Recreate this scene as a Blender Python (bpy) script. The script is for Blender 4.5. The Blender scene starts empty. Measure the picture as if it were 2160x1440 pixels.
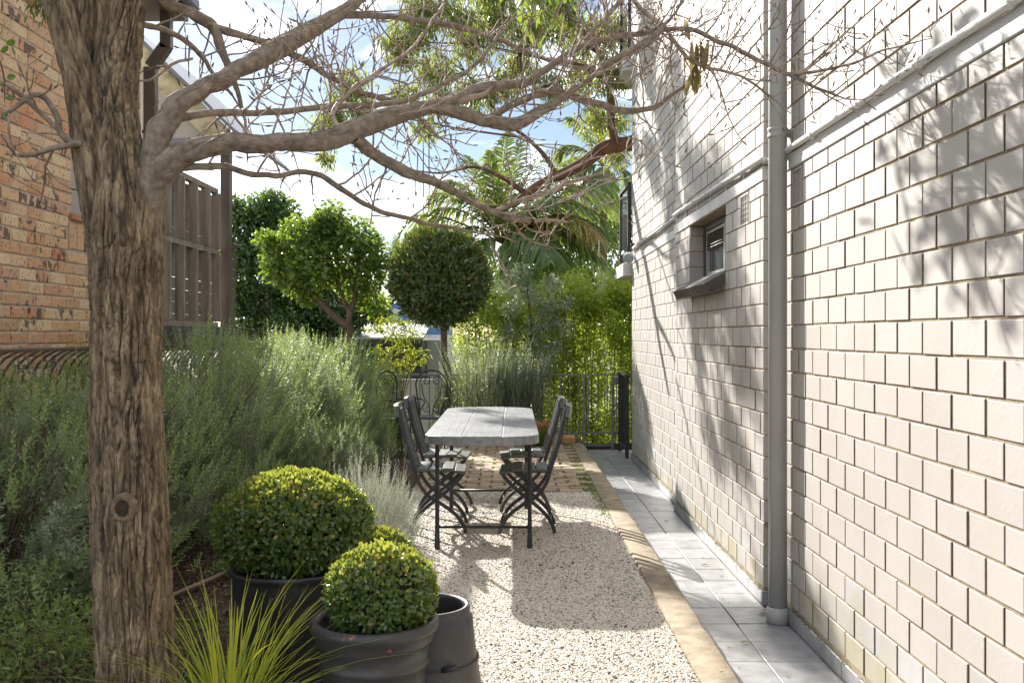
import bpy, bmesh, math, random
import numpy as np
from mathutils import Vector, Matrix, noise as mnoise
R = math.radians
rng = np.random.default_rng(7)
random.seed(7)
scene = bpy.context.scene
COL = scene.collection

# ------------------------------------------------------------------ camera
cam_d = bpy.data.cameras.new('camera'); cam = bpy.data.objects.new('camera', cam_d); COL.objects.link(cam)
EYE = 1.53; FPX = 2045.0; HOR = 707.0
cam.location = (0, 0, EYE); cam.rotation_euler = (R(90), 0, 0)
cam_d.sensor_width = 36; cam_d.lens = 36 * FPX / 2160; cam_d.shift_y = -(720 - HOR) / 2160
cam_d.clip_start = 0.05; cam_d.clip_end = 3000
scene.camera = cam
# ------------------------------------------------------------------ light
SUN_TRAVEL = Vector((0.57, -1.30, -0.76)).normalized()
SUN_EL = math.asin(-SUN_TRAVEL.z); SUN_AZ = math.atan2(-SUN_TRAVEL.x, -SUN_TRAVEL.y)
w = bpy.data.worlds.new('World'); scene.world = w; w.use_nodes = True
nt = w.node_tree; nt.nodes.clear()
out = nt.nodes.new('ShaderNodeOutputWorld'); bg = nt.nodes.new('ShaderNodeBackground')
bg.inputs['Strength'].default_value = 0.05
sky = nt.nodes.new('ShaderNodeTexSky'); sky.sky_type = 'NISHITA'; sky.sun_disc = False
sky.sun_elevation = SUN_EL; sky.sun_rotation = SUN_AZ; sky.air_density = 1.0; sky.dust_density = 0.4; sky.ozone_density = 2.0
tc = nt.nodes.new('ShaderNodeTexCoord')
mp = nt.nodes.new('ShaderNodeMapping'); mp.inputs['Scale'].default_value = (1.5, 1.5, 4.0); mp.inputs['Location'].default_value = (3.1, 0.4, 0.9)
nz = nt.nodes.new('ShaderNodeTexNoise'); nz.inputs['Scale'].default_value = 1.7; nz.inputs['Detail'].default_value = 9; nz.inputs['Roughness'].default_value = 0.58
rp = nt.nodes.new('ShaderNodeValToRGB'); rp.color_ramp.elements[0].position = 0.46; rp.color_ramp.elements[1].position = 0.60
rp.color_ramp.elements[0].color = (0.02, 0.02, 0.02, 1)
mx = nt.nodes.new('ShaderNodeMix'); mx.data_type = 'RGBA'
mx.inputs['B'].default_value = (12.6, 12.8, 13.1, 1)
nt.links.new(tc.outputs['Generated'], mp.inputs['Vector']); nt.links.new(mp.outputs['Vector'], nz.inputs['Vector'])
nt.links.new(nz.outputs['Fac'], rp.inputs['Fac']); nt.links.new(rp.outputs['Color'], mx.inputs['Factor'])
sk = nt.nodes.new('ShaderNodeMix'); sk.data_type = 'RGBA'; sk.blend_type = 'MULTIPLY'; sk.inputs['Factor'].default_value = 1.0; sk.inputs['B'].default_value = (.38, .405, .44, 1)
nt.links.new(sky.outputs['Color'], sk.inputs['A']); nt.links.new(sk.outputs['Result'], mx.inputs['A']); nt.links.new(mx.outputs['Result'], bg.inputs['Color'])
nt.links.new(bg.outputs['Background'], out.inputs['Surface'])
sun_d = bpy.data.lights.new('sun', 'SUN'); sun_d.energy = 2.45; sun_d.angle = R(0.55); sun_d.color = (1.0, 0.95, 0.87)
sun = bpy.data.objects.new('sun', sun_d); COL.objects.link(sun)
sun.rotation_euler = SUN_TRAVEL.to_track_quat('-Z', 'Y').to_euler(); sun.location = (-6, 14, 9)
scene.view_settings.view_transform = 'Standard'; scene.view_settings.look = 'None'
scene.view_settings.exposure = 2.4; scene.view_settings.gamma = 1.0; scene.view_settings.use_curve_mapping = False
scene.cycles.use_denoising = True
scene.cycles.max_bounces = 8; scene.cycles.diffuse_bounces = 4; scene.cycles.transparent_max_bounces = 8

# ------------------------------------------------------------------ helpers
def P(px, py, Y):
    """point of the place that the photograph shows at (px, py), standing Y metres away"""
    return np.array(((px - 1080) / FPX * Y, Y, EYE - (py - HOR) / FPX * Y))

def tag(o, label=None, cat=None, group=None, kind=None):
    if label: o['label'] = label
    if cat: o['category'] = cat
    if group: o['group'] = group
    if kind: o['kind'] = kind
    return o
def empty(name, loc=(0, 0, 0), label=None, cat=None, group=None, kind=None, parent=None, rz=0):
    o = bpy.data.objects.new(name, None); COL.objects.link(o); o.location = loc; o.rotation_euler = (0, 0, rz)
    o.empty_display_size = 0.1
    if parent: o.parent = parent
    return tag(o, label, cat, group, kind)
def link(name, me, parent=None, loc=(0, 0, 0), mat=None):
    o = bpy.data.objects.new(name, me); COL.objects.link(o); o.location = loc
    if parent: o.parent = parent
    if mat and not me.materials: me.materials.append(mat)
    return o
def rel(o, root):
    """parent a world-placed object under root without moving it (root is unrotated)"""
    o.parent = root; o.location = Vector(o.location) - Vector(root.location); return o
def copy_tree(o, parent=None):
    c = o.copy(); COL.objects.link(c); c.parent = parent
    for ch in list(o.children): copy_tree(ch, c)
    return c

class MB:
    def __init__(s): s.v = []; s.f = []; s.n = 0
    def add(s, V, F):
        V = np.asarray(V, float); s.v.append(V); s.f += [tuple(i + s.n for i in f) for f in F]; s.n += len(V); return s
    def box(s, c, d, rot=None, bev=0.0):
        """box centred c, size d, optional 3x3 rot, chamfered edges"""
        d = np.asarray(d, float) / 2
        if bev <= 0:
            V = np.array([[x, y, z] for x in (-1, 1) for y in (-1, 1) for z in (-1, 1)], float) * d
            F = [(0, 1, 3, 2), (4, 6, 7, 5), (0, 4, 5, 1), (2, 3, 7, 6), (0, 2, 6, 4), (1, 5, 7, 3)]
        else:
            b = min(bev, *(d * 0.45)); V = []; idx = {}
            for x in (-1, 1):
                for y in (-1, 1):
                    for z in (-1, 1):
                        for a in range(3):
                            p = np.array([x, y, z]) * (d - b); p[a] = (x, y, z)[a] * d[a]
                            idx[(x, y, z, a)] = len(V); V.append(p)
            F = []
            for a in range(3):
                u, w_ = (a + 1) % 3, (a + 2) % 3
                for sg in (-1, 1):
                    q = []
                    for (p1, p2) in ((-1, -1), (1, -1), (1, 1), (-1, 1)):
                        k = [0, 0, 0]; k[a] = sg; k[u] = p1; k[w_] = p2; q.append(idx[(*k, a)])
                    F.append(tuple(q) if sg > 0 else tuple(q[::-1]))
                    for p2 in (-1, 1):
                        pass
            for a in range(3):
                u, w_ = (a + 1) % 3, (a + 2) % 3
                for s1 in (-1, 1):
                    for s2 in (-1, 1):
                        k1 = [0, 0, 0]; k1[u] = s1; k1[w_] = s2; k2 = list(k1); k1[a] = -1; k2[a] = 1
                        q = [idx[(*k1, u)], idx[(*k2, u)], idx[(*k2, w_)], idx[(*k1, w_)]]
                        F.append(tuple(q) if s1 * s2 > 0 else tuple(q[::-1]))
            for x in (-1, 1):
                for y in (-1, 1):
                    for z in (-1, 1):
                        q = [idx[(x, y, z, 0)], idx[(x, y, z, 1)], idx[(x, y, z, 2)]]
                        F.append(tuple(q) if x * y * z > 0 else tuple(q[::-1]))
            V = np.array(V)
        if rot is not None: V = V @ np.asarray(rot).T
        return s.add(V + np.asarray(c, float), F)
    def bar(s, a, b, wd, th, up=(0, 0, 1), bev=0.0):
        a, b = np.asarray(a, float), np.asarray(b, float); t = b - a; L = np.linalg.norm(t); t = t / L
        u = np.asarray(up, float); sd = np.cross(u, t)
        if np.linalg.norm(sd) < 1e-6: sd = np.cross((0, 1, 0), t)
        sd /= np.linalg.norm(sd); u = np.cross(t, sd)
        return s.box((a + b) / 2, (L, wd, th), np.stack([t, sd, u], 1), bev)
    def tube(s, pts, rad, n=8, cap=True):
        p = np.asarray(pts, float); m = len(p); rad = np.broadcast_to(np.asarray(rad, float), (m,))
        t = np.gradient(p, axis=0); t /= np.linalg.norm(t, axis=1)[:, None] + 1e-12
        a = np.array((0, 0, 1.)) if abs(t[0][2]) < .9 else np.array((1., 0, 0))
        u = np.cross(t[0], a); u /= np.linalg.norm(u); U = [u]
        for i in range(1, m):
            u = U[-1] - t[i] * np.dot(U[-1], t[i]); U.append(u / (np.linalg.norm(u) + 1e-12))
        U = np.array(U); W = np.cross(t, U); th = np.arange(n) * 2 * np.pi / n
        V = p[:, None, :] + rad[:, None, None] * (U[:, None, :] * np.cos(th)[None, :, None] + W[:, None, :] * np.sin(th)[None, :, None])
        F = [(i * n + j, i * n + (j + 1) % n, (i + 1) * n + (j + 1) % n, (i + 1) * n + j) for i in range(m - 1) for j in range(n)]
        if cap: F += [tuple(range(n))[::-1], tuple((m - 1) * n + j for j in range(n))]
        return s.add(V.reshape(-1, 3), F)
    def lathe(s, prof, n=40, c=(0, 0, 0)):
        th = np.arange(n) * 2 * np.pi / n; m = len(prof)
        V = np.array([[r * math.cos(a), r * math.sin(a), z] for r, z in prof for a in th]) + np.asarray(c, float)
        F = [(i * n + j, i * n + (j + 1) % n, (i + 1) * n + (j + 1) % n, (i + 1) * n + j) for i in range(m - 1) for j in range(n)]
        return s.add(V, F)
    def prism(s, poly, z0, z1):
        n = len(poly); V = [(x, y, z0) for x, y in poly] + [(x, y, z1) for x, y in poly]
        F = [tuple(range(n))[::-1], tuple(range(n, 2 * n))] + [(i, (i + 1) % n, n + (i + 1) % n, n + i) for i in range(n)]
        return s.add(V, F)
    def mesh(s, name, mat=None, smooth=False):
        me = bpy.data.meshes.new(name); V = np.concatenate(s.v) if s.v else np.zeros((0, 3))
        me.from_pydata(V.tolist(), [], s.f); 
        if smooth: me.polygons.foreach_set('use_smooth', [True] * len(me.polygons))
        if mat: me.materials.append(mat)
        me.update(); return me
    def build(s, name, mat, parent=None, smooth=False, loc=(0, 0, 0)):
        return link(name, s.mesh(name, mat, smooth), parent, loc)

def smooth_path(pts, k=6):
    """Catmull-Rom through the points (last column may be a radius)"""
    p = np.asarray(pts, float); q = np.vstack([2 * p[0] - p[1], p, 2 * p[-1] - p[-2]]); o = []
    for i in range(1, len(q) - 2):
        for t in np.arange(k) / k:
            a, b, c, d = q[i - 1], q[i], q[i + 1], q[i + 2]
            o.append(.5 * (2 * b + (c - a) * t + (2 * a - 5 * b + 4 * c - d) * t * t + (3 * b - a - 3 * c + d) * t ** 3))
    o.append(p[-1]); return np.array(o)

def unit(v): return v / (np.linalg.norm(v, axis=-1, keepdims=True) + 1e-9)
def rdirs(n, g=None): return unit((g or rng).normal(size=(n, 3)))

def raw_mesh(name, V, tris, tint=None, smooth=False, mat=None):
    me = bpy.data.meshes.new(name); V = np.ascontiguousarray(V, np.float32); T = np.ascontiguousarray(tris, np.int32)
    me.vertices.add(len(V)); me.vertices.foreach_set('co', V.ravel())
    me.loops.add(T.size); me.loops.foreach_set('vertex_index', T.ravel())
    k = T.shape[1]; me.polygons.add(len(T)); me.polygons.foreach_set('loop_start', np.arange(0, T.size, k, dtype=np.int32))
    if smooth: me.polygons.foreach_set('use_smooth', np.ones(len(T), bool))
    me.update(calc_edges=True)
    if tint is not None:
        a = me.attributes.new('tint', 'FLOAT', 'POINT'); a.data.foreach_set('value', np.ascontiguousarray(tint, np.float32))
    if mat: me.materials.append(mat)
    return me

def leaves(name, C, D, N, L, W, mat, fold=0.25, droop=0.0, fine=False, tint=None, prof=((.22, .75), (.6, 1.0), (.88, .6))):
    """many leaves as one mesh: C base, D direction, N face normal, L length, W width"""
    n = len(C); D = unit(np.asarray(D, float)); N = np.asarray(N, float); N = unit(N - D * (N * D).sum(1, keepdims=True)); S = np.cross(D, N)
    L = np.broadcast_to(np.asarray(L, float), (n,))[:, None]; W = np.broadcast_to(np.asarray(W, float), (n,))[:, None] / 2
    dz = np.array((0, 0, -1.)) * droop
    if tint is None: tint = rng.random(n)
    if not fine:
        V = np.stack([C, C + D * L * .45 + S * W + N * W * fold, C + D * L + dz * L, C + D * L * .45 - S * W + N * W * fold], 1).reshape(-1, 3)
        b = np.arange(n)[:, None] * 4; T = np.concatenate([b + [0, 1, 2], b + [0, 2, 3]])
        return raw_mesh(name, V, T, np.repeat(tint, 4), False, mat)
    q = []
    for t, ww in prof:
        q.append(C + D * L * t + S * W * ww + N * W * fold * ww + dz * L * t * t); q.append(C + D * L * t - S * W * ww + N * W * fold * ww + dz * L * t * t)
    if droop > .3:
        q2 = []
        for i, (t, ww) in enumerate(prof): q2 += [q[2 * i], q[2 * i + 1], C + D * L * t + dz * L * t * t]
        V = np.stack([C, *q2, C + D * L + dz * L], 1).reshape(-1, 3); b = np.arange(n)[:, None] * 11; tr = [[0, 1, 3], [0, 3, 2], [7, 10, 9], [9, 10, 8]]
        for i in (0, 3): l, r_, m_, l2, r2, m2 = 1 + i, 2 + i, 3 + i, 4 + i, 5 + i, 6 + i; tr += [[l, l2, m2], [l, m2, m_], [m_, m2, r2], [m_, r2, r_]]
        return raw_mesh(name, V, np.concatenate([b + x for x in tr]), np.repeat(tint, 11), False, mat)
    V = np.stack([C, *q, C + D * L + dz * L], 1).reshape(-1, 3)
    b = np.arange(n)[:, None] * 8
    T = np.concatenate([b + x for x in ([0, 1, 7], [0, 7, 2], [1, 3, 7], [2, 7, 4], [3, 5, 7], [4, 7, 6])])
    return raw_mesh(name, V, T, np.repeat(tint, 8), False, mat)

# ------------------------------------------------------------------ materials
def newmat(name):
    m = bpy.data.materials.new(name); m.use_nodes = True; nt = m.node_tree; b = nt.nodes['Principled BSDF']; return m, nt, b
def N_(nt, t, **kw):
    n = nt.nodes.new(t)
    for k, v in kw.items():
        if k in n.inputs: n.inputs[k].default_value = v
        else: setattr(n, k, v)
    return n
def ramp(nt, fac, stops):
    r = nt.nodes.new('ShaderNodeValToRGB'); e = r.color_ramp.elements
    while len(e) < len(stops): e.new(0.5)
    for i, (p, c) in enumerate(stops): e[i].position = p; e[i].color = (*c, 1) if len(c) == 3 else c
    if fac is not None: nt.links.new(fac, r.inputs['Fac'])
    return r.outputs['Color']
def mixc(nt, fac, a, b, mode='MIX'):
    m = nt.nodes.new('ShaderNodeMix'); m.data_type = 'RGBA'; m.blend_type = mode
    for s, x in (('A', a), ('B', b)):
        if isinstance(x, tuple): m.inputs[s].default_value = (*x, 1)
        else: nt.links.new(x, m.inputs[s])
    if isinstance(fac, (int, float)): m.inputs['Factor'].default_value = fac
    else: nt.links.new(fac, m.inputs['Factor'])
    return m.outputs['Result']
def coords(nt, kind='Object', scale=(1, 1, 1), world=False):
    if world:
        g = nt.nodes.new('ShaderNodeNewGeometry'); src = g.outputs['Position']
    else:
        t = nt.nodes.new('ShaderNodeTexCoord'); src = t.outputs[kind]
    m = nt.nodes.new('ShaderNodeMapping'); m.inputs['Scale'].default_value = scale; nt.links.new(src, m.inputs['Vector']); return m.outputs['Vector']
def noise(nt, vec, scale, detail=4, rough=.55, out='Fac'):
    n = N_(nt, 'ShaderNodeTexNoise', Scale=scale, Detail=detail, Roughness=rough); nt.links.new(vec, n.inputs['Vector']); return n.outputs[out]
def bump(nt, b, h, strength=.3, dist=.01):
    n = N_(nt, 'ShaderNodeBump', Strength=strength, Distance=dist); nt.links.new(h, n.inputs['Height']); nt.links.new(n.outputs['Normal'], b.inputs['Normal'])
def basic(name, c1, c2, scale=6, rough=.7, bs=.25, bd=.004, detail=5, stretch=(1, 1, 1), metal=0, spec=.5, world=True, lo=.35, hi=.65):
    m, nt, b = newmat(name); v = coords(nt, scale=stretch, world=world); f = noise(nt, v, scale, detail)
    nt.links.new(ramp(nt, f, [(lo, c1), (hi, c2)]), b.inputs['Base Color']); b.inputs['Roughness'].default_value = rough
    b.inputs['Metallic'].default_value = metal; b.inputs['Specular IOR Level'].default_value = spec
    if bs: bump(nt, b, noise(nt, v, scale * 6, 4), bs, bd)
    return m
def leafmat(name, stops, trans=(0.30, 0.42, 0.03), tf=.35, rough=.45, spec=.5):
    """leaf: per-leaf tint, glossy face, light passing through"""
    m, nt, b = newmat(name); a = nt.nodes.new('ShaderNodeAttribute'); a.attribute_name = 'tint'
    c = ramp(nt, a.outputs['Fac'], stops); nt.links.new(c, b.inputs['Base Color']); b.inputs['Roughness'].default_value = rough
    b.inputs['Specular IOR Level'].default_value = spec
    t = nt.nodes.new('ShaderNodeBsdfTranslucent'); tcol = mixc(nt, .8, c, trans); nt.links.new(tcol, t.inputs['Color'])
    x = nt.nodes.new('ShaderNodeMixShader'); x.inputs['Fac'].default_value = tf
    nt.links.new(b.outputs['BSDF'], x.inputs[1]); nt.links.new(t.outputs['BSDF'], x.inputs[2])
    nt.links.new(x.outputs['Shader'], nt.nodes['Material Output'].inputs['Surface']); return m
M = {}
# painted masonry: off-white paint with slight soiling, each brick a touch different
def painted(name, a, b_, moss=0.0):
    m, nt, b = newmat(name); v = coords(nt, world=True); oi = nt.nodes.new('ShaderNodeObjectInfo')
    f = noise(nt, v, 2.2, 6); c = ramp(nt, f, [(.3, a), (.7, b_)])
    hv = N_(nt, 'ShaderNodeHueSaturation'); nt.links.new(c, hv.inputs['Color'])
    mr = N_(nt, 'ShaderNodeMapRange'); mr.inputs['To Min'].default_value = .965; mr.inputs['To Max'].default_value = 1.02
    nt.links.new(oi.outputs['Random'], mr.inputs['Value']); nt.links.new(mr.outputs['Result'], hv.inputs['Value']); c = hv.outputs['Color']
    g_ = noise(nt, coords(nt, world=True, scale=(2.2, 2.2, .35)), 3.0, 5); c = mixc(nt, ramp(nt, g_, [(.5, (0, 0, 0)), (.75, (.28,) * 3)]), c, (.42, .37, .31))
    if moss:
        f2 = noise(nt, v, 5, 6); c = mixc(nt, ramp(nt, f2, [(.42, (0, 0, 0)), (.62, (moss,) * 3)]), c, (.30, .27, .12))
    sp = noise(nt, v, 95, 2); c = mixc(nt, ramp(nt, sp, [(.74, (0, 0, 0)), (.80, (.35,) * 3)]), c, (.30, .26, .2))
    nt.links.new(c, b.inputs['Base Color']); b.inputs['Roughness'].default_value = .6
    bump(nt, b, noise(nt, v, 60, 5), .22, .004); return m
M['paint'] = painted('painted_masonry', (.41, .38, .345), (.46, .43, .40))
M['paint_grey'] = painted('bare_masonry', (.38, .37, .36), (.47, .46, .455), .3)
M['paint_moss'] = painted('mossy_masonry', (.38, .35, .285), (.46, .435, .385), .5)
M['mortar'] = basic('tan_mortar', (.25, .195, .125), (.38, .305, .21), 14, .9, .5, .006)
M['white'] = basic('white_paint', (.54, .53, .52), (.62, .61, .60), 5, .5, .15, .003)
M['greypipe'] = basic('grey_pipe_paint', (.36, .355, .345), (.40, .395, .385), 3, .42, .05, .002)
M['pale_conduit'] = basic('pale_conduit_paint', (.60, .60, .60), (.70, .70, .69), 4, .4, .05, .002)
M['tile'] = None
def tilemat():
    m, nt, b = newmat('grey_slate_tile'); v = coords(nt, world=True); oi = nt.nodes.new('ShaderNodeObjectInfo')
    f = noise(nt, v, 9, 7, .6); c = ramp(nt, f, [(.3, (.19, .19, .197)), (.5, (.265, .265, .272)), (.72, (.35, .35, .356))])
    hv = N_(nt, 'ShaderNodeHueSaturation'); nt.links.new(c, hv.inputs['Color'])
    mr = N_(nt, 'ShaderNodeMapRange'); mr.inputs['To Min'].default_value = .85; mr.inputs['To Max'].default_value = 1.1
    nt.links.new(oi.outputs['Random'], mr.inputs['Value']); nt.links.new(mr.outputs['Result'], hv.inputs['Value'])
    nt.links.new(hv.outputs['Color'], b.inputs['Base Color']); b.inputs['Roughness'].default_value = .38
    bump(nt, b, noise(nt, coords(nt, world=True, scale=(1, 2.2, 1)), 14, 6, .6), .35, .006); return m
M['tile'] = tilemat()
M['grout'] = basic('pale_grout', (.34, .34, .33), (.44, .43, .42), 20, .85, .2, .002)
M['kerb'] = basic('sandy_concrete', (.19, .15, .098), (.34, .275, .19), 9, .9, .6, .006, 7)
def brickmat():
    """mottled clay brick: each brick its own fired colour, ironspots burnt into it"""
    m, nt, b = newmat('mottled_clay_brick'); oi = nt.nodes.new('ShaderNodeObjectInfo'); v = coords(nt, world=True)
    ta = nt.nodes.new('ShaderNodeAttribute'); ta.attribute_name = 'tint'; sm = N_(nt, 'ShaderNodeMath', operation='ADD'); nt.links.new(oi.outputs['Random'], sm.inputs[0]); nt.links.new(ta.outputs['Fac'], sm.inputs[1])
    fr = N_(nt, 'ShaderNodeMath', operation='FRACT'); nt.links.new(sm.outputs[0], fr.inputs[0]); rv = fr.outputs[0]
    c = ramp(nt, rv, [(0, (.60, .37, .19)), (.14, (.70, .49, .28)), (.28, (.74, .57, .38)), (.40, (.54, .21, .095)), (.50, (.64, .33, .155)), (.60, (.53, .30, .20)), (.70, (.74, .55, .34)), (.80, (.44, .24, .165)), (.88, (.66, .42, .23)), (1, (.58, .25, .115))])
    f = noise(nt, v, 11, 4); c = mixc(nt, ramp(nt, f, [(.35, (0, 0, 0)), (.7, (.5,) * 3)]), c, (.56, .40, .24))
    f1 = noise(nt, coords(nt, world=True, scale=(1, 1, .55)), 62, 3, .5); c = mixc(nt, ramp(nt, f1, [(.61, (0, 0, 0)), (.645, (.85,) * 3)]), c, (.05, .032, .03))
    mm = N_(nt, 'ShaderNodeMath', operation='MULTIPLY'); f2 = noise(nt, coords(nt, world=True, scale=(1, 1, .7)), 17, 3, .5)
    wn = nt.nodes.new('ShaderNodeTexWhiteNoise'); wn.noise_dimensions = '1D'; nt.links.new(rv, wn.inputs['W'])
    nt.links.new(f2, mm.inputs[0]); nt.links.new(wn.outputs['Value'], mm.inputs[1])
    c = mixc(nt, ramp(nt, mm.outputs[0], [(.465, (0, 0, 0)), (.505, (.8,) * 3)]), c, (.045, .04, .05))
    nt.links.new(c, b.inputs['Base Color']); b.inputs['Roughness'].default_value = .75; bump(nt, b, noise(nt, v, 80, 4), .5, .005); return m
M['brick'] = brickmat()
M['lime'] = basic('grey_lime_mortar', (.44, .41, .36), (.58, .55, .49), 22, .9, .8, .01)
M['brown'] = basic('brown_steel_paint', (.085, .068, .055), (.11, .09, .075), 4, .45, .05, .002)
M['weathered'] = basic('weathered_grey_timber', (.19, .155, .125), (.34, .29, .24), 3, .8, .4, .004, 6, (6, 6, .5))
M['ledge'] = basic('dark_grey_ledge', (.07, .065, .06), (.12, .11, .10), 5, .8, .2, .003)
M['barge'] = basic('flaking_cream_board', (.24, .20, .10), (.50, .45, .31), 5, .75, .3, .003, 7, (1, 1, 2), lo=.30, hi=.55)
M['infill'] = basic('pale_fibre_sheet', (.36, .34, .32), (.42, .40, .38), 2, .7, .05, .002)
M['rooftop'] = basic('blue_grey_roof_metal', (.14, .16, .20), (.18, .20, .24), 3, .5, .05, .002)
M['darkglass'] = basic('dim_window_glass', (.05, .06, .065), (.09, .10, .105), 2, .08, 0, 0, spec=.7)
M['blueglass'] = basic('pale_window_glass', (.30, .36, .40), (.42, .48, .50), 2, .1, 0, 0, spec=.7)
M['alu'] = basic('silver_window_frame', (.42, .41, .39), (.50, .49, .47), 4, .4, .05, .002)
M['ironblack'] = basic('charcoal_painted_iron', (.018, .019, .021), (.032, .033, .036), 12, .5, .12, .002)
M['galv'] = basic('grey_painted_rail', (.13, .14, .15), (.17, .18, .19), 9, .5, .1, .002)
def woodmat(name, a, b_, rough=.5):
    m, nt, b = newmat(name); v = coords(nt, world=True, scale=(14, .8, 14)); f = noise(nt, v, 3, 7, .65)
    c = ramp(nt, f, [(.3, a), (.7, b_)]); f2 = noise(nt, coords(nt, world=True), 5, 6); c = mixc(nt, ramp(nt, f2, [(.45, (0, 0, 0)), (.7, (.55,) * 3)]), c, tuple(x * .6 for x in a)); nt.links.new(c, b.inputs['Base Color']); b.inputs['Roughness'].default_value = rough
    bump(nt, b, noise(nt, v, 8, 5, .6), .45, .004); return m
M['tabletop'] = woodmat('grey_stained_timber', (.145, .148, .158), (.28, .283, .293), .36)
M['seatwood'] = woodmat('green_grey_slat_paint', (.075, .083, .08), (.15, .16, .155), .4)
M['pot'] = basic('charcoal_plastic_pot', (.02, .0205, .0215), (.035, .035, .037), 5, .42, .15, .002)
def oldpot():
    m, nt, b = newmat('worn_black_glazed_pot'); v = coords(nt, world=True); f = noise(nt, v, 6, 6)
    c = ramp(nt, f, [(.3, (.026, .026, .028)), (.7, (.055, .053, .053))])
    f2 = noise(nt, v, 16, 3); sx = nt.nodes.new('ShaderNodeSeparateXYZ'); nt.links.new(v, sx.inputs['Vector'])
    hi = N_(nt, 'ShaderNodeMath', operation='GREATER_THAN'); nt.links.new(sx.outputs['Z'], hi.inputs[0]); hi.inputs[1].default_value = .468
    mu = N_(nt, 'ShaderNodeMath', operation='MULTIPLY'); nt.links.new(ramp(nt, f2, [(.66, (0, 0, 0)), (.69, (1, 1, 1))]), mu.inputs[0]); nt.links.new(hi.outputs[0], mu.inputs[1])
    c = mixc(nt, mu.outputs[0], c, (.36, .11, .045)); nt.links.new(c, b.inputs['Base Color']); b.inputs['Roughness'].default_value = .42
    bump(nt, b, noise(nt, v, 38, 5), .4, .004); return m
M['oldpot'] = oldpot()
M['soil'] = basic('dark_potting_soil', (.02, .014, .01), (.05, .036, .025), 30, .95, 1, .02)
M['mulch'] = basic('brown_bark_mulch', (.05, .028, .018), (.13, .075, .048), 30, .95, 1, .02)
M['ground'] = basic('dry_earth', (.07, .055, .035), (.13, .11, .06), 3, .95, .5, .02)
M['gravelbed'] = basic('pale_gravel_bed', (.30, .26, .20), (.55, .50, .42), 90, .9, 1, .01)
def pebblemat():
    m, nt, b = newmat('mixed_pale_pebble'); oi = nt.nodes.new('ShaderNodeObjectInfo')
    c = ramp(nt, oi.outputs['Random'], [(0, (.61, .56, .475)), (.25, (.53, .45, .34)), (.4, (.69, .66, .60)), (.58, (.56, .475, .34)), (.72, (.65, .615, .555)), (.84, (.48, .37, .24)), (.885, (.52, .48, .42)), (.905, (.22, .20, .19)), (.94, (.07, .07, .075)), (1, (.35, .32, .29))])
    nt.links.new(c, b.inputs['Base Color']); b.inputs['Roughness'].default_value = .55; return m
M['pebble'] = pebblemat()
def pavermat():
    m, nt, b = newmat('old_sandstock_paver'); v = coords(nt, world=True); oi = nt.nodes.new('ShaderNodeObjectInfo')
    c = ramp(nt, oi.outputs['Random'], [(0, (.31, .215, .15)), (.3, (.39, .29, .195)), (.6, (.44, .34, .23)), (.8, (.27, .18, .13)), (1, (.48, .38, .265))])
    c = mixc(nt, ramp(nt, noise(nt, v, 9, 6), [(.4, (0, 0, 0)), (.7, (.6,) * 3)]), c, (.22, .18, .13)); nt.links.new(c, b.inputs['Base Color'])
    b.inputs['Roughness'].default_value = .85; bump(nt, b, noise(nt, v, 45, 5), .6, .006); return m
M['paver'] = pavermat()
M['joint'] = basic('mossy_sand_joint', (.10, .085, .05), (.12, .14, .04), 8, .95, .6, .008)
M['terracotta'] = basic('terracotta', (.36, .16, .07), (.46, .23, .11), 9, .8, .2, .003)
def barkmat(name, a, b_, c3, vs=26, hs=4.5):
    m, nt, b = newmat(name); v = coords(nt, world=True, scale=(1, 1, hs / vs)); f = noise(nt, v, vs, 7, .62)
    c = ramp(nt, f, [(.36, a), (.5, b_), (.68, c3)])
    nt.links.new(c, b.inputs['Base Color']); b.inputs['Roughness'].default_value = .9; bump(nt, b, noise(nt, coords(nt, world=True, scale=(1, 1, .45)), vs * 3.2, 6, .65), .7, .006); return m
M['bark'] = barkmat('fissured_grey_brown_bark', (.052, .037, .023), (.18, .13, .078), (.37, .285, .18), 46, 6.5)
M['limb'] = basic('smooth_pale_limb_bark', (.125, .097, .07), (.33, .27, .205), 34, .85, .8, .006, 9, lo=.3, hi=.7)
M['twig'] = basic('brown_twig_bark', (.19, .14, .105), (.42, .335, .27), 18, .75, .3, .003)
M['redbark'] = basic('red_brown_gum_bark', (.10, .045, .028), (.19, .095, .06), 6, .8, .4, .006, 6)
M['stem'] = basic('brown_shrub_stem', (.07, .05, .032), (.15, .11, .07), 10, .85, .3, .004)
M['callus'] = basic('pale_bark_callus', (.13, .088, .054), (.25, .18, .115), 22, .8, .4, .004)
M['rot'] = basic('dark_hole_shade', (.015, .01, .007), (.05, .032, .02), 20, .95, .6, .006)  # near-black put in for the shade inside the knot hole and vent slots
M['hose'] = basic('brown_hose', (.17, .10, .075), (.22, .14, .10), 6, .5, 0, 0)
M['shed'] = basic('dark_green_cladding', (.03, .038, .03), (.045, .054, .044), 4, .6, .1, .003)
M['shedroof'] = basic('zinc_roof', (.26, .28, .31), (.34, .36, .39), 3, .45, .05, .002)
M['blue'] = basic('blue_cladding', (.07, .16, .30), (.09, .19, .34), 2, .6, .05, .002)
M['palewall'] = basic('pale_render', (.50, .50, .49), (.60, .60, .59), 2, .8, .1, .003)
M['lamp'] = basic('white_lamp_plastic', (.62, .62, .60), (.70, .70, .68), 6, .35, 0, 0)
M['timber'] = basic('dark_timber_edge', (.035, .026, .02), (.075, .055, .042), 6, .85, .4, .004, 6, (1, 1, 8))
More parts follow.
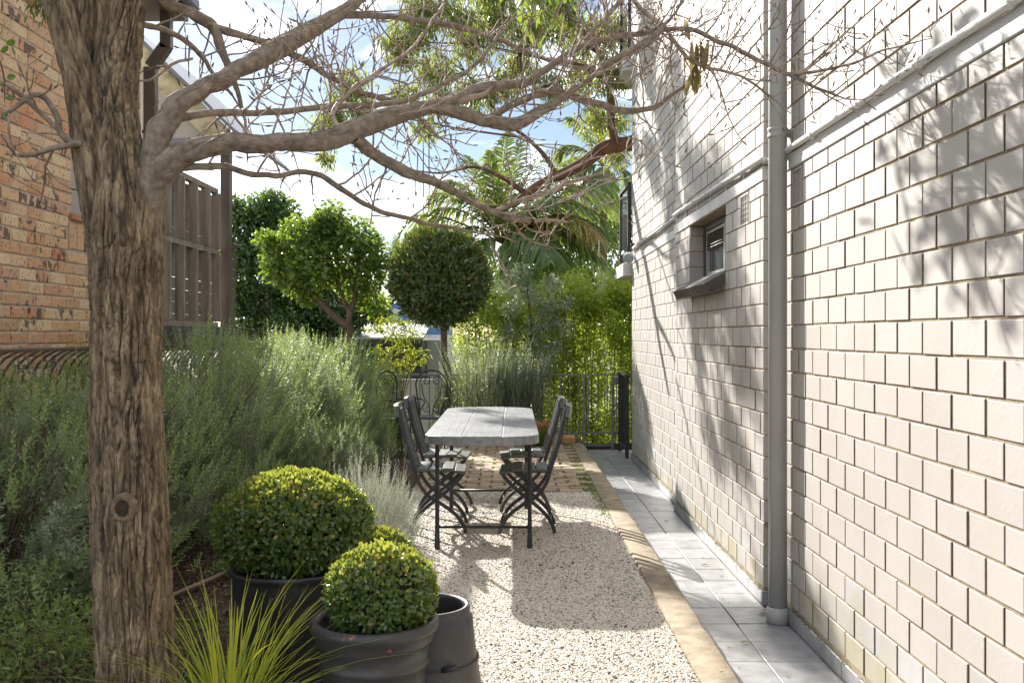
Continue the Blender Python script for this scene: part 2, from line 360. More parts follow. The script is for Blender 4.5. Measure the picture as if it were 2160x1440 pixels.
# foliage
M['rosemary'] = leafmat('rosemary_leaf', [(0, (.12, .155, .085)), (.35, (.22, .265, .16)), (.7, (.33, .37, .25)), (1, (.48, .51, .39))], (.42, .49, .22), .36, .5)
M['rosetip'] = leafmat('fresh_rosemary_leaf', [(0, (.18, .26, .08)), (1, (.36, .45, .19))], (.42, .54, .14), .35, .5)
M['silver'] = leafmat('silver_leaf', [(0, (.32, .34, .28)), (.6, (.48, .50, .43)), (1, (.62, .63, .56))], (.42, .44, .28), .3, .7, .2)
M['box'] = leafmat('box_leaf', [(0, (.035, .08, .024)), (.6, (.08, .145, .04)), (.9, (.15, .22, .06)), (1, (.28, .22, .08))], (.34, .40, .03), .32, .3, .6)
M['boxtip'] = leafmat('box_new_leaf', [(0, (.09, .16, .035)), (.5, (.15, .22, .05)), (.8, (.23, .25, .07)), (.9, (.36, .24, .08)), (1, (.42, .20, .08))], (.46, .50, .06), .42, .35, .5)
M['camellia'] = leafmat('camellia_leaf', [(0, (.03, .07, .03)), (.7, (.06, .12, .042)), (1, (.12, .19, .05))], (.28, .42, .03), .26, .25, .7)
M['round'] = leafmat('round_tree_leaf', [(0, (.045, .095, .028)), (.7, (.085, .155, .04)), (.95, (.16, .23, .05)), (1, (.36, .26, .04))], (.36, .50, .03), .36, .3, .6)
M['ball'] = leafmat('topiary_leaf', [(0, (.04, .085, .03)), (.7, (.085, .15, .05)), (.95, (.18, .19, .06)), (1, (.22, .16, .06))], (.26, .30, .03), .24, .3, .6)
M['hedge'] = leafmat('screen_hedge_leaf', [(0, (.028, .065, .016)), (.5, (.085, .16, .03)), (1, (.30, .37, .06))], (.62, .72, .06), .5, .35, .5)  # dark to yellow range imitates shaded depth and lit leaves
M['yellow'] = leafmat('yellow_green_leaf', [(0, (.10, .16, .02)), (1, (.24, .29, .03))], (.50, .54, .05), .42, .4, .4)
M['olive'] = leafmat('olive_leaf', [(0, (.11, .145, .095)), (.6, (.21, .25, .18)), (1, (.38, .42, .34))], (.26, .32, .14), .22, .45)
M['palm'] = leafmat('palm_leaflet', [(0, (.03, .08, .028)), (.6, (.07, .14, .045)), (1, (.16, .24, .06))], (.46, .56, .05), .38, .32, .6)
M['palmold'] = leafmat('yellowing_palm_leaflet', [(0, (.10, .11, .03)), (1, (.34, .23, .05))], (.60, .42, .04), .45, .4)
M['gum'] = leafmat('gum_leaf', [(0, (.06, .10, .04)), (.7, (.11, .155, .06)), (.95, (.16, .19, .075)), (1, (.40, .30, .10))], (.48, .54, .08), .42, .35)
M['strap'] = leafmat('strap_leaf', [(0, (.03, .08, .02)), (1, (.08, .15, .03))], (.3, .42, .04), .35, .35)
M['grass'] = leafmat('lime_grass_blade', [(0, (.18, .28, .03)), (.6, (.36, .45, .04)), (1, (.52, .46, .07))], (.62, .66, .03), .45, .45)
M['weed'] = leafmat('low_weed_leaf', [(0, (.07, .13, .03)), (.7, (.14, .21, .055)), (1, (.28, .29, .11))], (.34, .42, .06), .35, .5)
M['dryleaf'] = leafmat('dry_curled_leaf', [(0, (.16, .12, .05)), (1, (.34, .26, .12))], (.45, .34, .10), .3, .6)
M['petal'] = leafmat('pale_violet_petal', [(0, (.40, .40, .60)), (1, (.62, .60, .72))], (.5, .5, .7), .3, .6)
# ================================================================== SETTING
GZ = 0.12                      # level of gravel, patio and beds above the tiled path
def sheet(name, x0, x1, y0, y1, z, mat, nx=1, ny=1, amp=0, kind='structure', parent=None):
    xs = np.linspace(x0, x1, nx + 1); ys = np.linspace(y0, y1, ny + 1)
    V = np.array([[x, y, z + (amp * mnoise.noise((x * 1.7, y * 1.7, 3.1)) if amp else 0)] for y in ys for x in xs])
    F = [(j * (nx + 1) + i, j * (nx + 1) + i + 1, (j + 1) * (nx + 1) + i + 1, (j + 1) * (nx + 1) + i) for j in range(ny) for i in range(nx)]
    m = MB(); m.add(V, F); o = m.build(name, mat, parent, smooth=True); o['kind'] = kind; return o
sheet('ground', -600, 600, -300, 1200, -0.62, M['ground'])
# terrace the garden stands on (its edge shows behind the railing)
m = MB(); m.box((-0.6, 6.0, -0.36), (5.0, 13.9, 0.5)); o = m.build('terrace', M['ground']); o['kind'] = 'structure'

# ---- tiled path
path = empty('path', (1.2, 6, 0), kind='structure')
m = MB(); m.box((1.35, 6.2, -0.055), (0.84, 14.0, 0.10)); rel(m.build('grout_bed', M['grout']), path)
def tile_mesh(sx, sy, h=.012):
    m = MB(); m.box((0, 0, 0), (sx, sy, h), bev=.0025); return m.mesh('tile', M['tile'])
TJ = .005; XJ = 1.188; tcache = {}
for k in range(-12, 29):
    y0 = 4.531 + .3 * k
    if y0 + .3 > 12.95: break
    wallx = 1.405 if 5.49 < y0 + .15 < 8.45 else 1.455
    for (xa, xb) in ((.932, XJ), (XJ, wallx)):
        sx = round(xb - xa - TJ, 3)
        if sx not in tcache: tcache[sx] = tile_mesh(sx, .3 - TJ)
        o = link('tile', tcache[sx], None, ((xa + xb) / 2, y0 + .15, .0 + random.uniform(-.001, .001))); rel(o, path)
        o.rotation_euler = (random.uniform(-.002, .002), random.uniform(-.002, .002), 0)

# ---- sandy concrete kerb: weathered slab with a worn edge
m = MB(); ys = np.arange(.4, 12.61, .05); prof = [(.768, -.1), (.770, .118), (.778, .127), (.85, .129), (.92, .127), (.931, .117), (.933, -.1)]
V = []; 
for y in ys:
    for (x, z) in prof:
        n1 = mnoise.noise((x * 9, y * 5, 0)); n2 = mnoise.noise((x * 3, y * 1.3, 5))
        V.append((x + n1 * .006 * (1 if x < .8 or x > .9 else 0), y, z + (n2 * .005 + n1 * .002 if z > 0 else 0)))
n = len(prof); F = [(i * n + j, i * n + j + 1, (i + 1) * n + j + 1, (i + 1) * n + j) for i in range(len(ys) - 1) for j in range(n - 1)] + [tuple(range(n)), tuple((len(ys) - 1) * n + j for j in range(n))[::-1]]
m.add(V, [f[::-1] for f in F]); o = m.build('kerb', M['kerb'], smooth=True); o['kind'] = 'structure'

# ---- gravel: bed with real pebbles spread over it
GX0, GX1, GY0, GY1 = -1.35, .765, 2.2, 8.78
bed = sheet('gravel_bed', GX0, GX1, GY0, GY1, GZ - .012, M['gravelbed'], 30, 90, .006)
bed['kind'] = 'structure'
def pebble_object(name, x0, x1, y0, y1, dens, r, zoff):
    s = sheet(name, x0, x1, y0, y1, GZ - .009 + zoff, M['pebble'], 24, int((y1 - y0) * 14), .013, kind='stuff')
    g = bpy.data.node_groups.new('pebbles', 'GeometryNodeTree')
    g.interface.new_socket('Geometry', in_out='INPUT', socket_type='NodeSocketGeometry'); g.interface.new_socket('Geometry', in_out='OUTPUT', socket_type='NodeSocketGeometry')
    gi = g.nodes.new('NodeGroupInput'); go = g.nodes.new('NodeGroupOutput')
    d = g.nodes.new('GeometryNodeDistributePointsOnFaces'); d.distribute_method = 'RANDOM'; d.inputs['Density'].default_value = dens
    ico = g.nodes.new('GeometryNodeMeshIcoSphere'); ico.inputs['Radius'].default_value = r; ico.inputs['Subdivisions'].default_value = 2
    tr = g.nodes.new('GeometryNodeTransform'); tr.inputs['Scale'].default_value = (1.25, .95, .72)
    sm = g.nodes.new('GeometryNodeSetMaterial'); sm.inputs['Material'].default_value = M['pebble']
    ss = g.nodes.new('GeometryNodeSetShadeSmooth')
    ip = g.nodes.new('GeometryNodeInstanceOnPoints')
    rs = g.nodes.new('FunctionNodeRandomValue'); rs.data_type = 'FLOAT_VECTOR'; rs.inputs[0].default_value = (.5, .5, .5); rs.inputs[1].default_value = (1.3, 1.3, 1.15)
    rr = g.nodes.new('FunctionNodeRandomValue'); rr.data_type = 'FLOAT_VECTOR'; rr.inputs[0].default_value = (-.5, -.5, 0); rr.inputs[1].default_value = (.5, .5, 6.28)
    L = g.links.new
    L(gi.outputs[0], d.inputs['Mesh']); L(ico.outputs['Mesh'], tr.inputs['Geometry']); L(tr.outputs['Geometry'], ss.inputs['Geometry']); L(ss.outputs[0], sm.inputs['Geometry'])
    L(d.outputs['Points'], ip.inputs['Points']); L(sm.outputs[0], ip.inputs['Instance']); L(rs.outputs[0], ip.inputs['Scale']); L(rr.outputs[0], ip.inputs['Rotation'])
    L(ip.outputs[0], go.inputs[0])
    md = s.modifiers.new('pebbles', 'NODES'); md.node_group = g; return s
pebble_object('gravel', GX0, GX1, 2.4, 5.6, 13500, .0064, .0)
pebble_object('gravel', GX0, GX1, 5.6, 8.78, 8500, .0076, .0)

# ---- old brick patio
pat = empty('patio', (-.3, 10.7, GZ), kind='structure')
o = sheet('joint_bed', -1.42, .768, 8.76, 12.66, GZ - .012, M['joint'], 20, 40, .006); o.pop('kind'); rel(o, pat)
pv = []
for s_ in range(4):
    m = MB(); m.box((0, 0, 0), (.228, .15, .04), bev=.011); me = m.mesh('paver', M['paver']); 
    for v in me.vertices: v.co += Vector((random.uniform(-.005, .005), random.uniform(-.005, .005), random.uniform(-.003, .003)))
    pv.append(me)
for j in range(24):
    y = 8.86 + .163 * j
    for i in range(10):
        x = -1.42 + .245 * i + (.12 if j % 2 else 0)
        if x - .115 < -1.43 or x + .115 > .775: continue
        o = link('paver', random.choice(pv), None, (x + random.uniform(-.006, .006), y + random.uniform(-.006, .006), GZ - .018 + random.uniform(-.004, .005))); rel(o, pat)
        o.rotation_euler = (random.uniform(-.02, .02), random.uniform(-.02, .02), random.uniform(-.03, .03) + (math.pi if random.random() < .5 else 0))
# moss and blades in the joints
n = 9000; ji = rng.integers(0, 24, n); px_ = rng.uniform(-1.4, .76, n); py_ = 8.86 + .163 * ji + .0815 * rng.choice([-1, 1], n) + rng.normal(0, .008, n)
keep = np.array([mnoise.noise((x * 2.2, y * 2.2, 8)) > .02 + .1 * random.random() for x, y in zip(px_, py_)]); px_, py_ = px_[keep], py_[keep]
n2 = 3000; ii = rng.integers(0, 9, n2); jj = rng.integers(0, 24, n2); qx = -1.42 + .245 * ii + .1225 + .12 * (jj % 2) + rng.normal(0, .008, n2); qy = 8.86 + .163 * jj + rng.uniform(-.08, .08, n2)
ex = rng.normal(.74, .025, 1200); ey = rng.uniform(7.6, 12.5, 1200)
px_ = np.concatenate([px_, qx, ex]); py_ = np.concatenate([py_, qy, ey]); ok = (px_ > -1.42) & (px_ < .775); px_, py_ = px_[ok], py_[ok]; n = len(px_)
D = rdirs(n); D[:, 2] = np.abs(D[:, 2]) + .5
o = link('moss', leaves('moss', np.stack([px_, py_, np.full(n, GZ - .006)], 1), D, rdirs(n), rng.uniform(.008, .028, n), .008, M['weed'])); o['kind'] = 'stuff'

# ---- planting bed on the left, and the one behind the patio
def bed_surface(name, x0, x1, y0, y1, z, nx, ny, amp):
    return sheet(name, x0, x1, y0, y1, z, M['mulch'], nx, ny, amp)
bed_surface('garden_bed', -3.0, -.9, .6, 12.9, GZ + .015, 30, 120, .05)
bed_surface('garden_bed', -1.45, .93, 12.6, 13.2, GZ + .03, 30, 10, .05)
n = 26000; x = rng.uniform(-2.9, -.9, n); y = rng.uniform(2.2, 9.0, n)
C = np.stack([x, y, np.array([GZ + .022 + .05 * mnoise.noise((a * 1.7, b * 1.7, 3.1)) for a, b in zip(x, y)])], 1) + rng.uniform(0, .012, (n, 3))
D = rdirs(n); D[:, 2] *= .25
mm, nt_, b_ = newmat('bark_chip'); a_ = nt_.nodes.new('ShaderNodeAttribute'); a_.attribute_name = 'tint'
nt_.links.new(ramp(nt_, a_.outputs['Fac'], [(0, (.03, .017, .012)), (.6, (.10, .055, .034)), (1, (.22, .14, .095))]), b_.inputs['Base Color']); b_.inputs['Roughness'].default_value = .9; M['chip'] = mm
N0 = rdirs(n); N0[:, 2] = np.abs(N0[:, 2]) + .8
o = link('mulch', leaves('mulch', C, D, N0, rng.uniform(.012, .045, n), rng.uniform(.006, .018, n), M['chip'], fold=.4)); o['kind'] = 'stuff'
# dark steel edging between bed and gravel
m = MB(); pts = smooth_path([(-.98, 5.2), (-.93, 6.0), (-.895, 6.8), (-.885, 7.8), (-.90, 8.7), (-1.0, 8.95)], 6)
for a, b in zip(pts[:-1], pts[1:]): m.bar((*a, GZ + .02), (*b, GZ + .02), .006, .10)
o = tag(m.build('garden_edging', M['ironblack']), 'thin dark steel strip edging the gravel beside the silvery bush', 'garden edging')

# ================================================================== PALE APARTMENT BUILDING (right)
apt = empty('apartment_building', (1.475, 6, 0), 'tall pale painted brick building with raked joints along the tiled path', 'building')
M['jointshade'] = basic('shade_brown_joint', (.085, .058, .034), (.15, .11, .07), 14, .9, .4, .005)  # upright joint sides painted darker than the mortar to give them deep shade
XA, XB = 1.475, 1.425; YB0, YB1, YC1 = 5.49, 8.45, 11.92; TOP = 6.2
OPEN = {'A': [(4.93, 5.11, 2.2005, 2.40)], 'B': [(6.48, 7.77, 1.953, 2.40), (5.83, 6.05, 2.2005, 2.40)], 'C': []}
MR = .0052
def core(name, x, y0, y1, opens):
    m = MB(); xs = x + MR
    def blk(a, b, c, d, x0=xs):
        if b - a > 1e-4 and d - c > 1e-4: m.box(((x0 + 2.6) / 2, (a + b) / 2, (c + d) / 2), (2.6 - x0, b - a, d - c))
    cuts = sorted(opens); y = y0
    for (a, b, c, d) in cuts:
        blk(y, a, -.2, TOP); blk(a, b, -.2, c); blk(a, b, d, TOP); blk(a, b, c, d, xs + (.16 if b - a > 1 else .03)); y = b
    blk(y, y1, -.2, TOP); o = m.build(name, M['mortar']); return rel(o, apt)
wallA = core('wall', XA, -1.2, YB0 + .02, OPEN['A']); wallB = core('wall', XB, YB0 + .008, YB1, OPEN['B']); wallC = core('wall', XA, YB1, YC1, OPEN['C'])
tag(wallB, 'middle stretch of pale wall standing slightly proud, with the small window')
tag(wallA, 'nearest stretch of pale brick wall right of the drainpipe'); tag(wallC, 'farthest stretch of pale brick wall with the white lamp')
def brick_geo(ly, lz, D, ch, sg):
    a, b = ly / 2, lz / 2; V = []
    for (yy, zz, xx) in ((a - ch, b - ch, 0), (a, b, ch), (a, b, D)):
        for (p, q) in ((-1, -1), (1, -1), (1, 1), (-1, 1)): V.append((xx * -sg, p * yy, q * zz))
    F = [(0, 1, 2, 3)]
    for r in (0, 4):
        for k in range(4): F.append((r + k, r + 4 + k, r + 4 + (k + 1) % 4, r + (k + 1) % 4))
    if sg < 0: F = [f[::-1] for f in F]
    return np.array(V, float), F
def area_px(p0, p1, x):
    """how large a brick shows (zero outside the frame)"""
    c = []
    for (y, z) in (p0, p1):
        if y < .3: return 0
        c.append((1080 + x / y * FPX, HOR - (z - EYE) / y * FPX))
    u0, u1 = sorted((c[0][0], c[1][0])); v0, v1 = sorted((c[0][1], c[1][1]))
    ix = min(u1, 2160) - max(u0, 0); iy = min(v1, 1440) - max(v0, 0); return max(ix, 0) * max(iy, 0)
def split_open(a, b, c, d, opens):
    seg = [(a, b)]
    for (oa, ob, oc, od) in opens:
        if min(d, od) - max(c, oc) < .02: continue
        nx = []
        for (p, q) in seg:
            if q <= oa or p >= ob: nx.append((p, q)); continue
            if oa - p > .03: nx.append((p, oa - .004))
            if q - ob > .03: nx.append((ob + .004, q))
        seg = nx
    return seg
JH = .0082; JV = .0125; allb = []
def side_index(n): return [(0, 0, 0, 0, 0, 1, 2, 1, 2)[i % 9] for i in range(n)]     # faces 5-8 of a brick are its bare sides, upright ones coloured for shade, only its face is painted

def courses(wall, key, x, y0, y1, pitch=.2314, h=.1235):
    rows = []; z0 = 1.459
    k0 = -11
    for k in range(k0, 8):
        a, b = z0 + k * h, z0 + (k + 1) * h
        if b > 2.40: b = 2.40 + JH
        if b - a > .04: rows.append((a, b, k))
    z = 2.495; k = 20
    while z + h < TOP: rows.append((z, z + h, k)); z += h; k += 1
    for (a, b, k) in rows:
        ph = 4.640 + (pitch / 2 if k % 2 else 0); i0 = math.floor((y0 - ph) / pitch) - 1
        for i in range(i0, i0 + int((y1 - y0) / pitch) + 4):
            p, q = max(ph + i * pitch, y0), min(ph + (i + 1) * pitch, y1)
            if q - p < .03: continue
            for (p2, q2) in split_open(p, q, a, b, OPEN[key]):
                allb.append((area_px((p2, a), (q2, b), x), wall, key, x, p2 + JV / 2, q2 - JV / 2, a + JH / 2, b - JH / 2, k))
courses(wallA, 'A', XA, -1.2, YB0 - .005); courses(wallB, 'B', XB, YB0, YB1 + .004); courses(wallC, 'C', XA, YB1 + .006, YC1)
allb.sort(key=lambda t: -t[0]); bcache = {}; joined = {}
for idx, (ar, wall, key, x, p, q, a, b, k) in enumerate(allb):
    D = .058 if key == 'B' and p < YB0 + .02 else .022
    mat = 'paint'
    if k == -11 or (k == -10): mat = random.choice(['paint_moss', 'paint_moss', 'paint_moss', 'paint_grey']) if k == -11 else random.choice(['paint_grey', 'paint_grey', 'paint'])
    elif k == -9 and random.random() < .25: mat = 'paint_grey'
    ly, lz = round(q - p, 3), round(b - a, 3)
    loc = (x + random.uniform(-.0015, .0015), (p + q) / 2 + random.uniform(-.0015, .0015), (a + b) / 2 + random.uniform(-.001, .001))
    if idx < 298 and ar > 60:
        kk = (ly, lz, D, mat)
        if kk not in bcache:
            m = MB(); m.add(*brick_geo(ly, lz, D, .0018, -1)); me_ = m.mesh('brick', M[mat]); me_.materials.append(M['mortar']); me_.materials.append(M['jointshade']); me_.polygons.foreach_set('material_index', [0] * 9 if D > .05 else side_index(len(me_.polygons))); bcache[kk] = me_
        o = link('brick', bcache[kk], None, loc); o.rotation_euler = (random.uniform(-.005, .005), 0, random.uniform(-.006, .006)); o.scale = (1, random.uniform(.986, 1), random.uniform(.965, 1))
        o.parent = wall; o.location = Vector(loc) - Vector(apt.location) - wall.location
    else:
        V, F = brick_geo(ly, lz, D, .0018, -1); joined.setdefault((wall, mat), MB()).add(V + np.array(loc), F)
for (wall, mat), m in joined.items():
    o = m.build('brick_courses', M[mat]); o.data.materials.append(M['mortar']); o.data.materials.append(M['jointshade']); o.data.polygons.foreach_set('material_index', [(0 if m.v[i // 9][:, 0].max() - m.v[i // 9][:, 0].min() > .05 else k_) for i, k_ in enumerate(side_index(len(o.data.polygons)))]); o['kind'] = 'stuff'; o.parent = wall; o.location = -Vector(apt.location) - wall.location
def sub(mb, name, mat, par, smooth=False):
    o = mb.build(name, mat, None, smooth); o.parent = par; o.location = -Vector(apt.location) - par.location; return o
# white slab edge band, conduit with saddles
for (x, y0, y1) in ((XA, -1.2, YB0 - .005), (XB, YB0 - .002, YB1 + .01), (XA, YB1 + .012, YC1 + .002)):
    m = MB(); m.box((x + .092, (y0 + y1) / 2, 2.4475), (.20, y1 - y0, .083), bev=.004); rel(m.build('slab_edge', M['white']), apt)
def conduit(pts, clips):
    m = MB(); m.tube(smooth_path(pts, 5), .0165, 10); o = rel(m.build('conduit', M['pale_conduit'], smooth=True), apt)
    for (x, y, z) in clips:
        m = MB(); m.tube([(x, y - .014, z), (x, y + .014, z)], .0205, 12); m.box((x + .022, y, z - .03), (.006, .024, .06)); sub(m, 'saddle', M['pale_conduit'], o)
xa, xb = XA - .024, XB - .024
conduit([(xa, -1, 2.498), (xa, 2, 2.498), (xa, 4, 2.50), (xa, 5.36, 2.507), (xa - .01, 5.44, 2.51)], [(xa, 2.2 + .62 * i, 2.499) for i in range(6)])
conduit([(xb + .03, 5.50, 2.513), (xb, 5.56, 2.522), (xb, 7, 2.545), (xb, 8.42, 2.567)], [(xb, 5.95 + .5 * i, 2.529 + .0085 * i) for i in range(5)])
conduit([(xa, 8.5, 2.57), (xa, 10, 2.573), (xa, 11.6, 2.575)], [(xa, 8.8 + .6 * i, 2.572) for i in range(5)])
# skirting tiles
def skirting(x, y0, y1, ph):
    y = y0
    while y < y1 - .02:
        e = min(ph + .3 * (math.floor((y - ph) / .3 + 1e-6) + 1), y1)
        m = MB(); m.box((x, (y + e) / 2, .046), (.012, e - y - .003, .082), bev=.002); o = m.build('skirting_tile', M['tile']); rel(o, apt); y = e
skirting(XA - .008, 1.2, 5.43, 4.6); skirting(XB - .008, 5.48, 8.455, 5.5); skirting(XA - .008, 8.462, 11.93, 8.5)
m = MB(); m.box((XB + .02, 5.478, .046), (.06, .012, .082), bev=.002); rel(m.build('skirting_tile', M['tile']), apt)
# green tufts along the foot of the wall
# drainpipe
m = MB(); m.tube([(1.412, 5.15, .02), (1.412, 5.15, 3.2), (1.412, 5.15, TOP)], .0485, 28); dp = rel(m.build('drainpipe', M['greypipe'], smooth=True), apt)
def sub(mb, name, mat, par, smooth=False):
    o = mb.build(name, mat, None, smooth); o.parent = par; o.location = -Vector(apt.location) - par.location; return o
m = MB(); m.lathe([(.050, .006), (.060, .008), (.059, .085), (.0505, .092)], 28, (1.412, 5.15, 0)); sub(m, 'pipe_socket', M['greypipe'], dp, True)
m = MB(); m.lathe([(.0486, 2.575), (.0535, 2.578), (.0535, 2.588), (.0515, 2.592), (.0515, 2.612), (.0535, 2.616), (.0535, 2.626), (.0486, 2.63)], 28, (1.412, 5.15, 0)); m.box((1.462, 5.15, 2.602), (.03, .05, .034)); sub(m, 'pipe_bracket', M['greypipe'], dp, True)
# air vents
def vent(x, y0, y1, z0, z1, nx_, nz_):
    f = MB(); t = .012; yc, zc = (y0 + y1) / 2, (z0 + z1) / 2; d = .03
    f.box((x + d / 2 - .003, y0 + .004 + t / 2, zc), (d, t, z1 - z0 - .008)); f.box((x + d / 2 - .003, y1 - .004 - t / 2, zc), (d, t, z1 - z0 - .008))
    f.box((x + d / 2 - .002, yc, z0 + .004 + t / 2), (d, y1 - y0 - .034, t)); f.box((x + d / 2 - .002, yc, z1 - .004 - t / 2), (d, y1 - y0 - .034, t))
    o = rel(f.build('air_vent', M['paint']), apt)
    iy0, iy1, iz0, iz1 = y0 + .018, y1 - .018, z0 + .018, z1 - .018
    for i in range(1, nx_): 
        m = MB(); m.box((x + .009, iy0 + (iy1 - iy0) * i / nx_, zc), (.016, .009, iz1 - iz0)); sub(m, 'vent_bar', M['paint'], o)
    for i in range(1, nz_): 
        m = MB(); m.box((x + .012, yc, iz0 + (iz1 - iz0) * i / nz_), (.016, iy1 - iy0, .008)); sub(m, 'vent_bar', M['paint'], o)
    m = MB(); m.box((x + .028, yc, zc), (.003, iy1 - iy0, iz1 - iz0)); sub(m, 'slot_shade', M['rot'], o)  # dark sheet giving the slots their inner shade by colour
vent(XA, 4.93, 5.11, 2.2005, 2.40, 4, 5); vent(XB, 5.83, 6.05, 2.2005, 2.40, 4, 5)
# window: brick reveals, metal frame, louvres above glass
wy0, wy1, wz0, wz1 = 6.48, 7.77, 1.953, 2.40; XF = XB + .115
win = MB()
for (a, b, c, d) in ((wy0 + .002, wy0 + .05, wz0, wz1), (wy1 - .05, wy1 - .002, wz0, wz1)): win.box((XF + .02, (a + b) / 2, (c + d) / 2), (.05, b - a, d - c - .004))
for (c, d) in ((wz0 + .002, wz0 + .04), (wz1 - .045, wz1 - .002)): win.box((XF + .018, (wy0 + wy1) / 2, (c + d) / 2), (.05, wy1 - wy0 - .104, d - c))
win = rel(win.build('window', M['brown']), apt)
for (a, b) in ((wy0 + .055, 7.02), (7.05, wy1 - .055)):
    m = MB()
    for yy in (a + .013, b - .013): m.box((XF + .022, yy, (wz0 + wz1) / 2), (.034, .024, wz1 - wz0 - .094))
    for zz in (wz0 + .058, wz1 - .063): m.box((XF + .022, (a + b) / 2, zz), (.032, b - a - .056, .022))
    sub(m, 'sash', M['alu'], win)
    m = MB(); m.box((XF + .028, (a + b) / 2, (wz0 + wz1) / 2), (.004, b - a - .056, wz1 - wz0 - .145)); sub(m, 'pane', M['darkglass'] if a > 7 else M['blueglass'], win)
m = MB(); m.box((XF + .022, 7.035, (wz0 + wz1) / 2), (.045, .024, wz1 - wz0 - .09)); sub(m, 'mullion', M['alu'], win)
for i in range(6):
    m = MB(); c, s = math.cos(.7), math.sin(.7); m.box((XF + .012, 7.38, wz1 - .085 - .022 * i), (.028, .60, .004), rot=[[c, 0, s], [0, 1, 0], [-s, 0, c]]); sub(m, 'louvre_slat', M['brown'], win)
# reveal bricks on the far jamb
for i in range(4):
    z = wz0 + .1235 * i; z1 = min(z + .1235, wz1); m = MB(); m.box((XB + .058, wy1 + .006, (z + z1) / 2), (.104, .024, z1 - z - .008), bev=.003); rel(m.build('brick', M['paint']), apt).name = 'reveal_brick'
    m = MB(); m.box((XB + .058, wy0 - .006, (z + z1) / 2), (.104, .024, z1 - z - .008), bev=.003); rel(m.build('reveal_brick', M['paint']), apt)
# sloping brick sill
sl = MB(); sl.box((XB + .05, (wy0 + wy1) / 2, wz0 - .06), (.10, wy1 - wy0 - .01, .05)); sl = rel(sl.build('window_sill', M['mortar']), apt)
ang = R(28); c, s = math.cos(ang), math.sin(ang); Y0, Y1, nb = 6.47, 7.79, 16
M['sillbrick'] = basic('brown_sill_brick', (.055, .043, .037), (.10, .08, .068), 12, .6, .3, .004)
for i in range(nb):
    y = Y0 + (Y1 - Y0) * (i + .5) / nb; m = MB(); m.box((0, 0, 0), (.23, (Y1 - Y0) / nb - .009, .072), rot=[[c, 0, s], [0, 1, 0], [-s, 0, c]], bev=.004)
    m.v = [v * np.array((1, 1, 1)) for v in m.v]; o = m.build('brick', M['sillbrick']); o.location = (XB - .02 + random.uniform(-.002, .002), y, wz0 - .052); 
    o.scale = (1, 1, 1); o.rotation_euler = (0, 0, math.pi); o.parent = sl; o.location = o.location - apt.location - sl.location
# balconies round the far corner
def balcony(z, dy=.92):
    m = MB(); m.box((2.3, YC1 + .03 + dy / 2, z - .08), (1.86, dy, .16), bev=.006); bal = rel(m.build('balcony', M['white']), apt)
    m = MB(); m.box((1.45, YC1 + .04 + dy / 2, z + .52), (.008, dy - .1, .86)); sub(m, 'glass_panel', M['darkglass'], bal)
    m = MB(); m.box((1.45, YC1 + .04 + dy / 2, z + .98), (.05, dy, .04)); m.box((1.45, YC1 + .06, z + .48), (.045, .045, .96)); m.box((1.45, YC1 + dy, z + .48), (.045, .045, .96)); sub(m, 'balustrade_frame', M['ironblack'], bal)
balcony(2.42); balcony(4.95)
m = MB(); m.box((4.1, 5.4, TOP + .1), (5.4, 13.4, .2)); rel(m.build('roof', M['rooftop']), apt)
m = MB(); m.box((4.2, 5.36, 3.0), (3.2, 13.0, 6.3)); rel(m.build('rear_wall', M['paint']), apt)

# security light at the end of the wall conduit
lt = empty('security_light', (XA, 11.7, 2.575), 'white floodlight on a dark bracket at the far end of the pale wall', 'wall lamp')
def lp(mb, name, mat, smooth=True): o = mb.build(name, mat, None, smooth); return rel(o, lt)
m = MB(); m.box((XA - .02, 11.72, 2.60), (.04, .07, .08), bev=.006); m.tube([(XA - .03, 11.72, 2.60), (1.40, 11.70, 2.60), (1.40, 11.68, 2.50)], .018, 10); lp(m, 'bracket', M['ironblack'], False)
ax = np.array((-.25, -.86, -.42)); ax /= np.linalg.norm(ax); b0 = np.array((1.405, 11.62, 2.47))
m = MB(); m.tube([b0 - ax * .09, b0 - ax * .07, b0 - ax * .02, b0 + ax * .05, b0 + ax * .055], [.018, .036, .05, .064, .062], 20); h = lp(m, 'lamp_head', M['lamp'])
m = MB(); m.tube([b0 + ax * .0555, b0 + ax * .062], [.058, .04], 20); o = m.build('lens', M['blueglass'], h)
m = MB(); ax2 = unit(np.array((-.8, -.3, .5))); b1 = np.array((1.37, 11.7, 2.50)); m.tube([b1 - ax2 * .04, b1 + ax2 * .045], [.025, .028], 14); m.tube([(1.40, 11.69, 2.54), b1], .012, 8); lp(m, 'second_lamp_head', M['lamp'])
